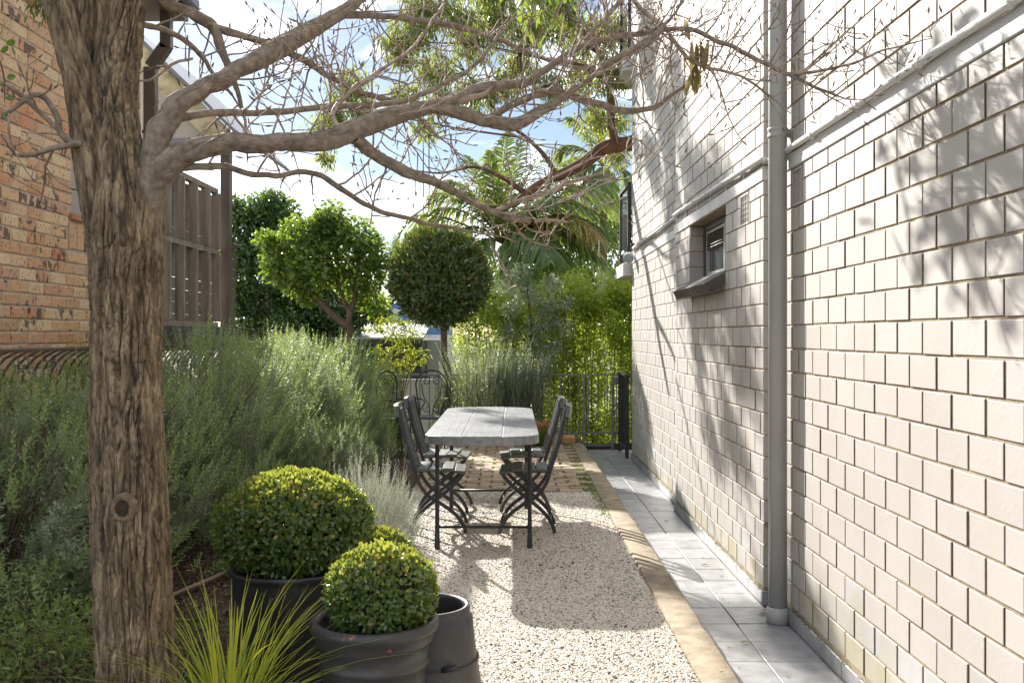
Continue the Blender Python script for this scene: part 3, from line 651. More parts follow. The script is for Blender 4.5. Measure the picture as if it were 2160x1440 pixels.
# ================================================================== BRICK HOUSE (left)
XH = -3.40; HY1 = 8.88; HTOP = 4.5
house = empty('brick_house', (XH, 7, 0), 'mottled orange and cream brick house wall behind the big trunk', 'house')
HW = (7.50, 8.30, 2.42, 3.29)
m = MB(); xs = XH - .011
def hb(a, b, c, d, x1=xs): m.box(((x1 - 8) / 2, (a + b) / 2, (c + d) / 2), (8 + x1, b - a, d - c))
hb(2.5, HW[0], -.6, HTOP); hb(HW[1], HY1 - .004, -.6, HTOP); hb(HW[0], HW[1], -.6, HW[2]); hb(HW[0], HW[1], HW[3], HTOP); hb(HW[0], HW[1], HW[2], HW[3], xs - .16)
hwall = rel(m.build('wall', M['lime']), house)
hbr = []; z0 = 1.643; h = .0885
for k in range(-18, 33):
    a, b = z0 + k * h, z0 + (k + 1) * h
    ph = 6.58 + (.1172 if k % 2 else 0)
    for i in range(-18, 12):
        p, q = ph + .2345 * i, min(ph + .2345 * (i + 1), HY1)
        if q - p < .04 or p < 2.5: continue
        for (p2, q2) in split_open(p, q, a, b, [HW, (7.44, 8.36, 2.19, 2.42)]):
            ar = area_px((p2, a), (q2, b), XH) if a > 1.15 else 0
            hbr.append((ar, round(p2 + .0055, 3), round(q2 - .0055, 3), a + .0055, b - .0055))
hbr.sort(key=lambda t: -t[0]); hc = {}; hj = MB()
for idx, (ar, p, q, a, b) in enumerate(hbr):
    loc = (XH + random.uniform(-.004, .003), (p + q) / 2, (a + b) / 2 + random.uniform(-.0015, .0015))
    if idx < 292 and ar > 60:
        kk = (round(q - p, 2), random.randint(0, 2))
        if kk not in hc:
            V, F = brick_geo(q - p, h - .011, .025, .007, 1); V[:4] += np.random.default_rng(len(hc)).uniform(-.0025, .0025, (4, 3)); mb = MB(); mb.add(V, F); hc[kk] = mb.mesh('brick', M['brick'])
        o = link('brick', hc[kk], None, loc); o.rotation_euler = (random.uniform(-.012, .012), 0, random.uniform(-.01, .01)); o.parent = hwall; o.location = Vector(loc) - house.location - hwall.location
    else:
        V, F = brick_geo(q - p, h - .011, .025, .007, 1); hj.add(V + np.array(loc), F)
o = hj.build('brick_courses', M['brick']); o['kind'] = 'stuff'; at_ = o.data.attributes.new('tint', 'FLOAT', 'POINT'); at_.data.foreach_set('value', np.repeat(rng.random(len(hj.v)), 12).astype(np.float32)); o.parent = hwall; o.location = -Vector(house.location) - hwall.location
def hsub(mb, name, mat, par=house, smooth=False):
    o = mb.build(name, mat, None, smooth); o.parent = par; o.location = -Vector(house.location) - (par.location if par is not house else Vector()); return o
for i in range(7):     # soldier bricks under the sill
    y = 7.44 + .92 * (i + .5) / 7; m = MB(); m.box((XH - .01, y, 2.30), (.03, .118, .205), bev=.006); hsub(m, 'brick', M['brick'], hwall)
m = MB(); m.box((XH - .05, 7.90, 2.445), (.15, .90, .05), bev=.006); hsub(m, 'window_sill', M['terracotta'])
m = MB()
for (a, b, c, d) in ((7.505, 7.56, 2.475, 3.285), (8.24, 8.295, 2.475, 3.285), (7.565, 8.235, 2.475, 2.53), (7.565, 8.235, 3.23, 3.285)): m.box((XH - .08, (a + b) / 2, (c + d) / 2), (.06, b - a, d - c))
hwn = hsub(m, 'window', M['infill'])
m = MB(); m.box((XH - .10, 7.9, 2.88), (.006, .67, .70)); hsub(m, 'pane', M['infill'], hwn)
# downpipe with offset at the corner
m = MB(); m.box((-3.335, 8.95, 1.7), (.115, .085, 4.6), bev=.008); m.bar((-3.335, 8.95, 4.0), (-3.19, 8.95, 4.20), .085, .115, bev=.008); m.box((-3.19, 8.95, 4.35), (.10, .085, .36), bev=.006); dpp = hsub(m, 'downpipe', M['brown'])
for z in (2.0, 3.4):
    m = MB(); m.box((-3.335, 8.948, z), (.127, .094, .03)); hsub(m, 'pipe_bracket', M['brown'], dpp)
# eave: soffit, fascia, gutter, roof slope
m = MB(); m.box((-3.30, 6.2, 4.52), (.44, 6.0, .03)); hsub(m, 'soffit', M['brown'])
m = MB(); m.box((-3.085, 6.2, 4.60), (.03, 6.0, .20)); hsub(m, 'fascia', M['brown'])
m = MB(); m.box((-3.02, 6.2, 4.66), (.10, 6.06, .11), bev=.02); hsub(m, 'gutter', M['rooftop'])
m = MB(); m.add([(-2.99, 3.1, 4.73), (-2.99, 9.25, 4.73), (-5.7, 9.25, 6.3), (-5.7, 3.1, 6.3), (-8.4, 3.1, 4.73), (-8.4, 9.25, 4.73)], [(0, 1, 2, 3), (3, 2, 5, 4)]); o = hsub(m, 'roof', M['rooftop'])
sd = o.modifiers.new('thick', 'SOLIDIFY'); sd.thickness = .05
m = MB(); m.add([(-3.41, HY1, 4.5), (-8.0, HY1, 4.5), (-5.7, HY1, 6.2)], [(0, 1, 2)]); o = hsub(m, 'gable_wall', M['lime']); sd = o.modifiers.new('thick', 'SOLIDIFY'); sd.thickness = .1

# ================================================================== SCREENED PORCH
porch = empty('screened_porch', (-3.1, 10, 0), 'small porch with weathered timber fin screen and flaking cream gable board', 'porch')
def ps(mb, name, mat, par=porch, smooth=False):
    o = mb.build(name, mat, None, smooth); o.parent = par; o.location = -Vector(porch.location) - (par.location if par is not porch else Vector()); return o
YG = 10.0
def slab(poly, y0, y1):
    m = MB(); n = len(poly); V = [(x, y0, z) for x, z in poly] + [(x, y1, z) for x, z in poly]
    m.add(V, [tuple(range(n)), tuple(range(n, 2 * n))[::-1]] + [(i, n + i, n + (i + 1) % n, (i + 1) % n) for i in range(n)]); return m
ps(slab([(-4.1, 4.812), (-2.915, 3.648), (-2.915, 3.44), (-3.055, 3.46), (-4.1, 4.50)], YG, YG + .045), 'bargeboard', M['barge'])
ps(slab([(-5.25, 3.648), (-4.105, 4.812), (-4.105, 4.50), (-5.1, 3.46)], YG, YG + .045), 'bargeboard', M['barge'])
ps(slab([(-4.1, 4.87), (-2.86, 3.655), (-2.86, 3.61), (-2.905, 3.655), (-4.1, 4.818), (-5.3, 3.62), (-5.34, 3.655)], YG - .05, YG + 2.6), 'porch_roof', M['rooftop'])
ps(slab([(-4.1, 4.49), (-3.06, 3.59), (-3.06, 3.57), (-5.1, 3.57)], YG + .06, YG + .09), 'gable_infill', M['infill'])
m = MB(); m.box((-4.05, YG + .075, 3.535), (2.06, .06, .06)); ps(m, 'beam', M['rooftop'])
m = MB(); m.box((-3.02, 10.25, 1.72), (.095, .12, 3.6), bev=.006); ps(m, 'post', M['brown'])
m = MB(); m.box((-3.0, 10.22, 3.35), (.05, .05, .34)); ps(m, 'post', M['rooftop'])
scr = MB(); 
for z in (1.64, 2.395, 3.03): scr.box((-3.10, 9.33, z), (.055, 1.62, .05))
scr = ps(scr, 'screen', M['weathered'])
for t in ((1.67, 2.368), (2.422, 3.003)):
    for i in range(5):
        y = 8.62 + .37 * i; m = MB(); m.box((-3.075 + random.uniform(-.004, .004), y, (t[0] + t[1]) / 2), (.088, .04, t[1] - t[0] - .002), rot=[[1, 0, 0], [0, 1, 0], [0, 0, 1]], bev=.003); ps(m, 'fin', M['weathered'], scr)
m = MB()
for i in range(12):
    m = MB(); z = 1.675 + .115 * i; m.box((-3.16, 9.36, z), (.02, 1.74, .1125 - (.006 if i in (3, 8) else 0)), bev=.002); ps(m, 'slat', M['weathered'], scr)
m = MB(); m.box((-3.05, 9.55, 1.505), (.16, 2.1, .225), bev=.008); ps(m, 'bearer', M['ledge'])
for i in range(8):
    m = MB(); m.box((-3.03, 10.46, 1.66 + .107 * i), (.03, .26, .098), bev=.003); ps(m, 'panel_board', M['brown'])
m = MB(); m.box((-3.03, 10.46, 2.50), (.14, .30, .03), bev=.004); ps(m, 'panel_cap', M['ledge'])
m = MB(); m.box((-3.03, 10.44, 1.57), (.16, .3, .10), bev=.004); ps(m, 'panel_base', M['ledge'])

# ================================================================== LEFT METAL FENCE WITH CURVED BARS
fen = empty('curved_bar_fence', (-2.93, 8.6, GZ), 'dark metal fence of bars bent over at the top, behind the hedge', 'fence')
arc = [(-2.95, 0, GZ - .05), (-2.95, 0, .8), (-2.95, 0, 1.22)] + [(-2.95 + .24 * (1 - math.cos(t)), 0, 1.22 + .23 * math.sin(t)) for t in np.linspace(.2, 1.5, 7)]
m = MB(); m.tube(arc, .008, 6); barme = m.mesh('bar', M['brown'], True)
for i in range(62):
    o = link('bar', barme, fen, (2.93, 5.0 - 8.6 + .118 * i, -GZ))
for (x, z) in ((-2.95, .30), (-2.95, 1.14), (-2.70, 1.452)):
    m = MB(); m.box((x, 8.6, z), (.02, 7.3, .012)); rel(m.build('rail', M['brown']), fen)

# ================================================================== BACK RAILING
YF = 12.9
rail = empty('steel_railing', (-.3, YF, .1), 'thin grey steel railing across the far end of the terrace', 'railing')
def rl(mb, name): return rel(mb.build(name, M['galv']), rail)
m = MB(); m.box((-.42, YF, 1.006), (3.72, .03, .022)); rl(m, 'top_rail')
m = MB(); m.box((-.42, YF, .232), (3.72, .022, .022)); rl(m, 'bottom_rail')
m = MB(); m.box((0, 0, 0), (.013, .013, .752)); bm_ = m.mesh('baluster', M['galv'])
x = -2.22
while x < 1.44:
    if min(abs(x - p) for p in (-1.5, -.3, .955, 1.335)) > .04: rel(link('baluster', bm_, None, (x, YF, .619)), rail)
    x += .1245
for x in (-2.28, -1.5, -.3, .955, 1.335):
    m = MB(); m.box((x, YF - .03, .5), (.028, .028, 1.0)); rl(m, 'post')
m = MB(); m.box((1.145, YF - .03, .075), (.35, .022, .022)); rl(m, 'lower_bar')
m = MB(); m.box((1.375, YF - .05, .93), (.09, .03, .09), bev=.006); rl(m, 'latch_box')
# open gate leaf folded back against the wall
gate = empty('metal_gate', (1.43, 12.4, 0), 'dark metal gate leaf folded back at the end of the pale wall', 'gate')
def gt(mb, name): return rel(mb.build(name, M['ironblack']), gate)
for y in (12.02, 12.80):
    m = MB(); m.box((1.425, y, .51), (.045, .045, 1.0), bev=.004); gt(m, 'gate_post')
m = MB(); m.box((1.425, 12.41, 1.03), (.055, .9, .035), bev=.004); gt(m, 'top_rail')
m = MB(); m.box((1.425, 12.41, .12), (.035, .73, .035)); gt(m, 'bottom_rail')
for i in range(5):
    m = MB(); m.box((1.425, 12.15 + .13 * i, .575), (.014, .014, .872)); gt(m, 'bar')
m = MB(); m.box((1.15, 13.05, -.02), (.95, .05, .2), bev=.004); tag(m.build('timber_edging', M['timber']), 'dark timber board at ground level beyond the railing', 'board')

# ================================================================== BEYOND THE RAILING
def solo(mb, name, mat, label, cat, group=None, smooth=False): return tag(mb.build(name, mat, None, smooth), label, cat, group)
sh = empty('garden_shed', (-2.4, 17.6, -.6), 'dark green shed with horizontal cladding boards under a flat zinc roof', 'shed')
m = MB(); m.box((-2.5, 18.4, .42), (1.7, 1.6, 2.04)); rel(m.build('shed_wall', M['shed']), sh)
for i in range(13):
    m = MB(); z = -.12 + .112 * i; m.box((-2.5, 17.58, z), (1.68, .03, .104), rot=[[1, 0, 0], [0, .98, -.2], [0, .2, .98]]); rel(m.build('cladding_board', M['shed']), sh)
m = MB(); m.box((-2.5, 17.55, 1.42), (1.76, .05, .12)); rel(m.build('fascia', M['shed']), sh)
m = MB(); m.add([(-3.4, 17.5, 1.49), (-1.6, 17.5, 1.49), (-1.6, 19.3, 1.78), (-3.4, 19.3, 1.78)], [(0, 1, 2, 3)]); o = rel(m.build('shed_roof', M['shedroof']), sh); sd = o.modifiers.new('thick', 'SOLIDIFY'); sd.thickness = .03
bl = empty('blue_banded_building', (-7, 46, -.6), 'far low building with blue and white horizontal bands', 'building')
for i, (z0_, z1_, mt) in enumerate(((-.6, 1.55, 'palewall'), (1.55, 1.9, 'blue'), (1.9, 2.15, 'palewall'), (2.15, 2.5, 'blue'), (2.5, 2.72, 'palewall'), (2.72, 2.95, 'blue'))):
    m = MB(); m.box((-7.5, 46 + .01 * i, (z0_ + z1_) / 2), (9, 6, z1_ - z0_)); rel(m.build('cladding_band', M[mt]), bl)
for i in range(6):
    m = MB(); m.box((-11 + 1.3 * i, 42.97, .9), (.8, .04, .8)); rel(m.build('window', M['darkglass']), bl)
m = MB(); m.box((-1.55, 19.2, .42), (.55, .6, 2.05)); solo(m, 'rendered_pier', M['palewall'], 'pale grey rendered block right of the dark shed', 'wall')
m = MB(); m.box((-1.42, 14.6, .12), (.5, .06, 1.5)); solo(m, 'pale_board', M['palewall'], 'pale board standing behind the scrolled chairs and railing', 'board')
m = MB(); m.lathe([(.10, -.6), (.10, 2.55), (.13, 2.57), (.13, 2.65), (.0, 2.65)], 16, (1.63, 17.5, 0)); solo(m, 'white_post', M['white'], 'white round post showing through the tall leafy screen', 'post', smooth=True)
for i, (px, y0_, y1_) in enumerate(((893, 380, 620), (905, 380, 620))):
    m = MB(); m.tube([P(px, y0_ - 900, 34), P(px, y1_, 34)], .02, 5)
    solo(m, 'cable', M['ironblack'], ('left' if i == 0 else 'right') + ' one of two thin cables hanging in the far sky', 'cable', 'far cables')
# hook and hose in the bed
m = MB(); m.tube(smooth_path([(-2.62, 6.8, .1), (-2.62, 6.8, .6), (-2.6, 6.8, .68), (-2.55, 6.8, .7), (-2.52, 6.8, .65)], 5), .008, 8); solo(m, 'plant_hook', M['galv'], 'thin grey metal hook standing among the rosemary', 'hook', smooth=True)
m = MB(); m.tube(smooth_path([(-2.35, 4.2, GZ + .05), (-1.9, 4.6, GZ + .06), (-1.75, 5.1, GZ + .06), (-1.62, 5.5, GZ + .07), (-1.6, 6.0, GZ + .05), (-1.8, 6.5, GZ + .05)], 8), .013, 8); solo(m, 'garden_hose', M['hose'], 'brown garden hose lying on the bark mulch', 'hose', smooth=True)
# stones along the back edge of the patio
edge = empty('stone_edging', (-.3, 12.62, GZ), 'row of odd stones and old bricks edging the back bed', 'edging')
stm = [basic('cream_stone', (.40, .33, .22), (.55, .48, .36), 8, .85, .5, .006), basic('orange_stone', (.42, .24, .09), (.52, .34, .16), 8, .85, .5, .006), M['terracotta'], basic('grey_stone', (.18, .17, .15), (.30, .28, .25), 8, .85, .5, .006)]
x = -1.45; i = 0
while x < .72:
    wd = random.uniform(.14, .26); m = MB(); m.box((0, 0, 0), (wd, random.uniform(.09, .14), random.uniform(.09, .16)), bev=.028); o = m.build('stone', stm[(i * 7 + 3) % 4 if i % 3 else 0], None, False)
    for v in o.data.vertices: v.co += Vector((mnoise.noise(v.co * 9 + Vector((i, 0, 0))) * .02, mnoise.noise(v.co * 9 + Vector((0, i, 0))) * .015, mnoise.noise(v.co * 9 + Vector((0, 0, i))) * .02))
    o.location = (x + wd / 2, 12.62 + random.uniform(-.03, .03), GZ + .045); o.rotation_euler = (0, 0, random.uniform(-.2, .2)); rel(o, edge); x += wd + .01; i += 1
m = MB(); m.tube([(-1.52, 9.15, GZ + .05), (-1.36, 8.98, GZ + .05)], .05, 14); solo(m, 'terracotta_pipe', M['terracotta'], 'short terracotta pipe lying at the patio corner by the silvery bush', 'pipe', smooth=False)
tp = MB(); tp.lathe([(.0, 0), (.11, 0), (.15, .26), (.165, .26), (.165, .31), (.145, .31), (.13, .27), (.0, .26)], 28, (.42, 12.45, GZ)); solo(tp, 'terracotta_pot', M['terracotta'], 'terracotta pot at the right end of the tall rosemary', 'pot', smooth=False)
# ================================================================== TABLE
TX, TY0, TY1, TH = -.19, 5.97, 8.47, .785; TC = (TY0 + TY1) / 2
table = empty('garden_table', (TX, TC, GZ), 'long grey timber table with rounded ends and iron legs on the gravel', 'table')
hw = .362
def endcurve(x): return .26 * (1 - max(0, 1 - (abs(x) / hw) ** 2.4) ** .5)        # how far the rounded end falls back at x
def plank(x0, x1):
    m = MB(); n = 10; xs_ = np.linspace(x0, x1, n); ring = [(x, TY0 - TC + endcurve(x) * .72) for x in xs_] + [(x, TY1 - TC - endcurve(x) * .72) for x in xs_[::-1]]
    cx, cy = (x0 + x1) / 2, 0; ins = [(x + (.004 if x < cx else -.004), y + (.004 if y < cy else -.004)) for x, y in ring]; k = len(ring)
    V = [(x, y, TH - .055) for x, y in ring] + [(x, y, TH - .004) for x, y in ring] + [(x, y, TH) for x, y in ins]
    F = [tuple(range(k))[::-1], tuple(range(2 * k, 3 * k))] + [(r * k + i, r * k + (i + 1) % k, (r + 1) * k + (i + 1) % k, (r + 1) * k + i) for r in range(2) for i in range(k)]
    return m.add(V, F)
for a, b, dz in ((-hw, -.124, 0), (-.122, .128, .002), (.130, hw, -.001)):
    o = plank(a, b).build('plank', M['tabletop'], table); o.location.z = dz
lx, ly = .308, .765
for sx in (-1, 1):
    for sy in (-1, 1):
        m = MB(); m.tube([(sx * lx, sy * ly, .0), (sx * lx, sy * ly, .15)], [.021, .017], 6); m.tube([(sx * lx, sy * ly, .14), (sx * lx, sy * ly, TH - .054)], .0145, 10)
        m.box((sx * lx, sy * ly, .065), (.03, .042, .17), bev=.004); m.build('leg', M['ironblack'], table)
for sy in (-1, 1):
    m = MB(); m.tube([(-lx + .012, sy * ly, .135), (lx - .012, sy * ly, .135)], .009, 8); m.build('stretcher', M['ironblack'], table, True)
    m = MB(); m.box((0, sy * ly, TH - .075), (.62, .035, .036)); m.build('cross_bearer', M['ironblack'], table)
for sx in (-1, 1):
    m = MB(); m.box((sx * lx, 0, TH - .0755), (.03, 1.48, .034)); m.build('side_bearer', M['ironblack'], table)

# ================================================================== FOLDING BISTRO CHAIRS (local +x = the way the sitter faces)
def make_chair():
    root = empty('folding_chair'); W = .185
    sh_ = .452
    xs_ = [-.165, -.075, .012, .098]; zs = [.0, -.004, .0, -.006]; tl = [.02, .01, -.03, -.09]
    for i in range(4):
        t = tl[i]; m = MB(); m.box((xs_[i] + .042, 0, sh_ + zs[i] - (.012 if i == 3 else 0)), (.081, .40, .02), rot=[[math.cos(t), 0, -math.sin(t)], [0, 1, 0], [math.sin(t), 0, math.cos(t)]], bev=.005); m.build('seat_slat', M['seatwood'], root)
    def flat(path, y, w_=.026, th=.008):
        p = smooth_path(path, 6); m = MB(); n = len(p); V = []; d = np.gradient(p, axis=0); d /= np.linalg.norm(d, axis=1)[:, None]
        for q, t in zip(p, d):
            nn = np.array((-t[1], t[0]))
            for (a, b) in ((-1, -1), (1, -1), (1, 1), (-1, 1)): V.append((q[0] + nn[0] * a * w_ / 2, y + b * th / 2, q[1] + nn[1] * a * w_ / 2))
        F = [(i * 4 + k, i * 4 + (k + 1) % 4, (i + 1) * 4 + (k + 1) % 4, (i + 1) * 4 + k) for i in range(n - 1) for k in range(4)] + [(0, 1, 2, 3), tuple((n - 1) * 4 + k for k in (3, 2, 1, 0))]
        return m.add(V, F)
    back = [(-.305, .90), (-.27, .74), (-.225, .58), (-.18, .44), (-.155, .36), (-.09, .27), (.02, .20), (.11, .13), (.165, .05), (.18, .0)]
    seat_l = [(.165, .43), (.13, .38), (.06, .31), (-.02, .245), (-.09, .19), (-.16, .12), (-.20, .05), (-.215, .0)]
    for sy in (-1, 1):
        flat(back, sy * W).build('back_frame', M['ironblack'], root)
        flat(seat_l, sy * (W - .024)).build('crossed_leg', M['ironblack'], root)
        m = MB(); m.bar((-.17, sy * (W - .03), sh_ - .016), (.155, sy * (W - .03), sh_ - .016), .008, .012); m.build('seat_rail', M['ironblack'], root)
        m = MB(); m.tube([(.006, sy * (W - .034), .212), (.006, sy * (W + .008), .212)], .008, 8); m.build('pivot_bolt', M['ironblack'], root)
    for y in (-.06, .06):
        flat([(-.298, .88), (-.262, .73), (-.218, .58), (-.178, .455)], y, .02, .036).build('back_slat', M['seatwood'], root)
    n = 9; m = MB(); V = []; 
    for i in range(n):
        y = -.205 + .41 * i / (n - 1); b_ = -.022 * (1 - (y / .205) ** 2)
        for (dx, dz) in ((-.013, -.042), (.013, -.036), (.005, .044), (-.021, .038)): V.append((-.302 + dx + b_, y, .868 + dz))
    m.add(V, [(i * 4 + k, i * 4 + (k + 1) % 4, (i + 1) * 4 + (k + 1) % 4, (i + 1) * 4 + k) for i in range(n - 1) for k in range(4)] + [(0, 1, 2, 3)[::-1], tuple((n - 1) * 4 + k for k in range(4))]); m.build('top_rail', M['seatwood'], root)
    for (x, z) in ((.15, .075), (-.19, .07)):
        m = MB(); yy = W if x > 0 else W - .024; m.tube([(x, -yy, z), (x, yy, z)], .006, 6); m.build('cross_rod', M['ironblack'], root)
    return root
ch = make_chair(); CG = 'folding chairs round the long table'
for i, (x, y, rz, lab) in enumerate((
        (-.515, 7.09, .03, 'slatted iron folding chair at the near left of the long table'),
        (-.525, 7.90, -.05, 'slatted folding chair on the left, half hidden behind the nearest left chair'),
        (.095, 7.08, math.pi - .03, 'slatted iron folding chair at the near right of the long table'),
        (.085, 7.92, math.pi + .04, 'slatted folding chair on the right, half hidden behind the nearest right chair'))):
    o = ch if i == 0 else copy_tree(ch)
    o.location = (x, y, GZ + .002); o.rotation_euler = (0, 0, rz); tag(o, lab, 'chair', CG)

# ================================================================== SCROLLED WROUGHT IRON CHAIRS
def scroll(c, r, a0, turns, sg=1):
    t = np.linspace(0, 1, 26); rr = r * (1 - .78 * t); a = a0 + sg * turns * 2 * np.pi * t
    return np.stack([c[0] + rr * np.cos(a), np.full(26, c[1]), c[2] + rr * np.sin(a)], 1)
def iron_chair():
    root = empty('scrolled_iron_chair')                      # sitter faces local -y
    m = MB(); m.lathe([(0, .452), (.19, .452), (.205, .445), (.205, .435), (.19, .43), (0, .43)], 30, (0, 0, 0)); m.build('seat', M['ironblack'], root)
    m = MB(); 
    t = np.linspace(0, np.pi, 20); arch = [(-.13, .17, .44), (-.165, .19, .62)] + [(-.19 * math.cos(a), .20, .78 + .17 * math.sin(a)) for a in t] + [(.165, .19, .62), (.13, .17, .44)]
    m.tube(smooth_path(arch, 2), .0095, 8); m.build('back_arch', M['ironblack'], root, True)
    for sg in (-1, 1):
        m = MB(); m.tube(scroll((sg * .065, .2, .83), .062, np.pi / 2 - sg * np.pi / 2, 1.3, sg), .006, 6); m.build('scroll', M['ironblack'], root, True)
        m = MB(); m.tube(smooth_path([(sg * .12, .2, .80), (sg * .095, .195, .66), (sg * .03, .19, .55), (sg * .015, .18, .44)], 5), .006, 6); m.build('back_rod', M['ironblack'], root, True)
        m = MB(); m.tube(scroll((sg * .05, .187, .52), .045, 0 if sg > 0 else np.pi, 1.2, -sg), .005, 6); m.build('scroll', M['ironblack'], root, True)
        m = MB(); m.tube(smooth_path([(sg * .17, .18, .63), (sg * .235, .05, .645), (sg * .24, -.12, .64), (sg * .23, -.17, .60), (sg * .19, -.14, .52), (sg * .18, -.1, .445)], 5), .008, 7); m.build('armrest', M['ironblack'], root, True)
        for fy in (-1, 1):
            m = MB(); m.tube(smooth_path([(sg * .15, fy * .12, .435), (sg * .17, fy * .15, .3), (sg * .16, fy * .16, .14), (sg * .185, fy * .185, .02), (sg * .21, fy * .20, .006)], 5), .0095, 7); m.build('leg', M['ironblack'], root, True)
    m = MB(); a = np.linspace(0, 2 * np.pi, 25); m.tube(np.stack([.13 * np.cos(a), .13 * np.sin(a), np.full(25, .22)], 1), .006, 6, False); m.build('brace_ring', M['ironblack'], root, True)
    return root
ic = iron_chair()
for i, (x, y, rz, lab) in enumerate(((-.98, 11.25, -.15, 'scrolled black iron chair with arched back facing the camera'), (-1.28, 11.1, 1.0, 'scrolled black iron chair turned sideways, left of the other iron chair'))):
    o = ic if i == 0 else copy_tree(ic); o.location = (x, y, GZ); o.rotation_euler = (0, 0, rz); o.scale = (1, 1, 1.05); tag(o, lab, 'chair', 'scrolled iron chairs behind the table')

# ================================================================== POTS
def pot(name, prof, c, mat, label):
    m = MB(); m.lathe(prof, 56, (0, 0, 0)); return tag(m.build(name, mat, None, True, c), label, 'pot')
ZG = GZ
bigp = pot('plant_pot', [(0, .0), (.215, 0), (.225, .01), (.268, .40), (.272, .415), (.280, .42), (.280, .438), (.268, .438), (.262, .36), (0, .35)], (-.965, 4.02, ZG), M['pot'], 'large smooth black pot under the biggest clipped ball')
frp = pot('plant_pot', [(0, 0), (.150, 0), (.162, .02), (.190, .20), (.196, .235), (.203, .240), (.204, .252), (.198, .258), (.203, .30), (.212, .306), (.218, .318), (.221, .336), (.232, .344), (.238, .356), (.236, .372), (.224, .381), (.208, .378), (.200, .36), (.195, .30), (0, .295)], (-.495, 3.40, ZG), M['oldpot'], 'worn black pot with moulded rolled rim and rust chips, in front')
m = MB(); m.box((0, 0, 0), (.1, .1, .1))
chm = pot('chimney_pot', [(.222, 0), (.215, .05), (.183, .30), (.172, .42), (.170, .455), (.158, .462), (.160, .50), (.156, .512), (.146, .512), (.140, .49), (.138, .40), (.15, .2), (.17, .05)], (-.335, 3.86, ZG), M['oldpot'], 'empty dark flared chimney pot with a wire band, right of the front pot')
m = MB(); a = np.linspace(0, 2 * np.pi, 41); m.tube(np.stack([.189 * np.cos(a), .189 * np.sin(a), .27 + .004 * np.sin(3 * a)], 1), .006, 6, False); m.tube([(.07, -.176, .275), (.105, -.180, .285), (.12, -.172, .292)], .012, 8); m.build('wire_band', M['ironblack'], chm, True)
smp = pot('plant_pot', [(0, 0), (.14, 0), (.18, .24), (.195, .245), (.195, .28), (.178, .28), (.17, .22), (0, .21)], (-.60, 4.55, ZG), M['pot'], 'black pot hidden behind the two nearer pots, under the third ball')
for p_, r_, z_ in ((bigp, .258, .352), (frp, .196, .297), (smp, .168, .212)):
    m = MB(); m.lathe([(0, z_ + .03), (r_ * .5, z_ + .025), (r_, z_ + .006)], 24); m.build('soil', M['soil'], p_, True)
# ================================================================== FOREGROUND MAGNOLIA
for o_, s_, l_ in ((bigp, (.95, .95, 1.06), (-.905, 4.02, ZG)), (frp, (.95, .95, 1.12), (-.482, 3.40, ZG)), (chm, (1, 1, .80), (-.317, 3.62, ZG))): o_.scale = s_; o_.location = l_
tree = empty('magnolia_tree', (-1.29, 3.3, GZ), 'bare grey-barked tree in the left foreground with a knot hole and long spreading limbs', 'tree')
S33 = 3.3 / FPX
TH0 = math.radians(-68 + 180) 
def bark_tube(name, rows, nseg, nang, amp, seed, sink=0.0, knots=()):
    """rows of (px, py, width px, Y): a thick stem with furrowed bark as geometry"""
    C = []
    for (px, py, wd, Y) in rows: C.append((*P(px, py, Y), wd / 2 / FPX * Y))
    p = smooth_path(C, max(2, nseg // (len(C) - 1))); m = len(p); rad = p[:, 3]; p = p[:, :3]
    t = np.gradient(p, axis=0); t = unit(t); a0 = np.array((1., 0, 0)); U = unit(a0 - t * (t @ a0)[:, None]); W = np.cross(t, U)
    s = np.concatenate([[0], np.cumsum(np.linalg.norm(np.diff(p, axis=0), axis=1))]); th = np.arange(nang) * 2 * np.pi / nang; th = th + .62 * np.sin(th - TH0)
    V = np.zeros((m, nang, 3))
    for i in range(m):
        r0 = rad[i]
        for j in range(nang):
            ca, sa = math.cos(th[j]), math.sin(th[j]); q = Vector((ca * r0, sa * r0, s[i]))
            wv = mnoise.noise((ca * r0 * 14 + seed, sa * r0 * 14, s[i] * 5)) * .016
            f1 = mnoise.noise(((ca * r0 + wv) * 44 + seed, (sa * r0 + wv) * 44, s[i] * 7.5)); f2 = mnoise.noise(((ca * r0 + wv) * 80, (sa * r0 - wv) * 80 + seed, s[i] * 26)); f3 = mnoise.noise((ca * r0 * 150, sa * r0 * 150, s[i] * 70 + seed))
            crack = math.exp(-(f1 / .115) ** 2); crack2 = math.exp(-(f2 / .10) ** 2)
            big = mnoise.noise((ca * r0 * 6, sa * r0 * 6 + seed, s[i] * 2.4)) * .012
            V[i, j] = (big + amp * (.35 - crack * 1.0 - crack2 * .5 + .28 * f2 + .16 * f3), 0, 0)
    out_ = p[:, None, :] + (rad[:, None] + V[:, :, 0])[:, :, None] * (U[:, None, :] * np.cos(th)[None, :, None] + W[:, None, :] * np.sin(th)[None, :, None])
    for (kp, kr, kh) in knots:
        d = np.linalg.norm(out_ - kp, axis=2); rd = unit(out_ - p[:, None, :]); g = kh * np.exp(-(d / kr) ** 2) + kh * .4 * np.exp(-(d / kr) ** 2) * np.sin(d / kr * 9); out_ += rd * g[:, :, None]
    idx = np.arange(m * nang).reshape(m, nang); A = idx[:-1]; B = np.roll(idx, -1, 1)[:-1]; Cc = np.roll(idx, -1, 1)[1:]; Dd = idx[1:]
    T = np.stack([A, B, Cc, Dd], -1).reshape(-1, 4)
    me = raw_mesh(name, out_.reshape(-1, 3), T, np.ones(m * nang), True, M['bark']); return rel(link(name, me), tree), p, rad
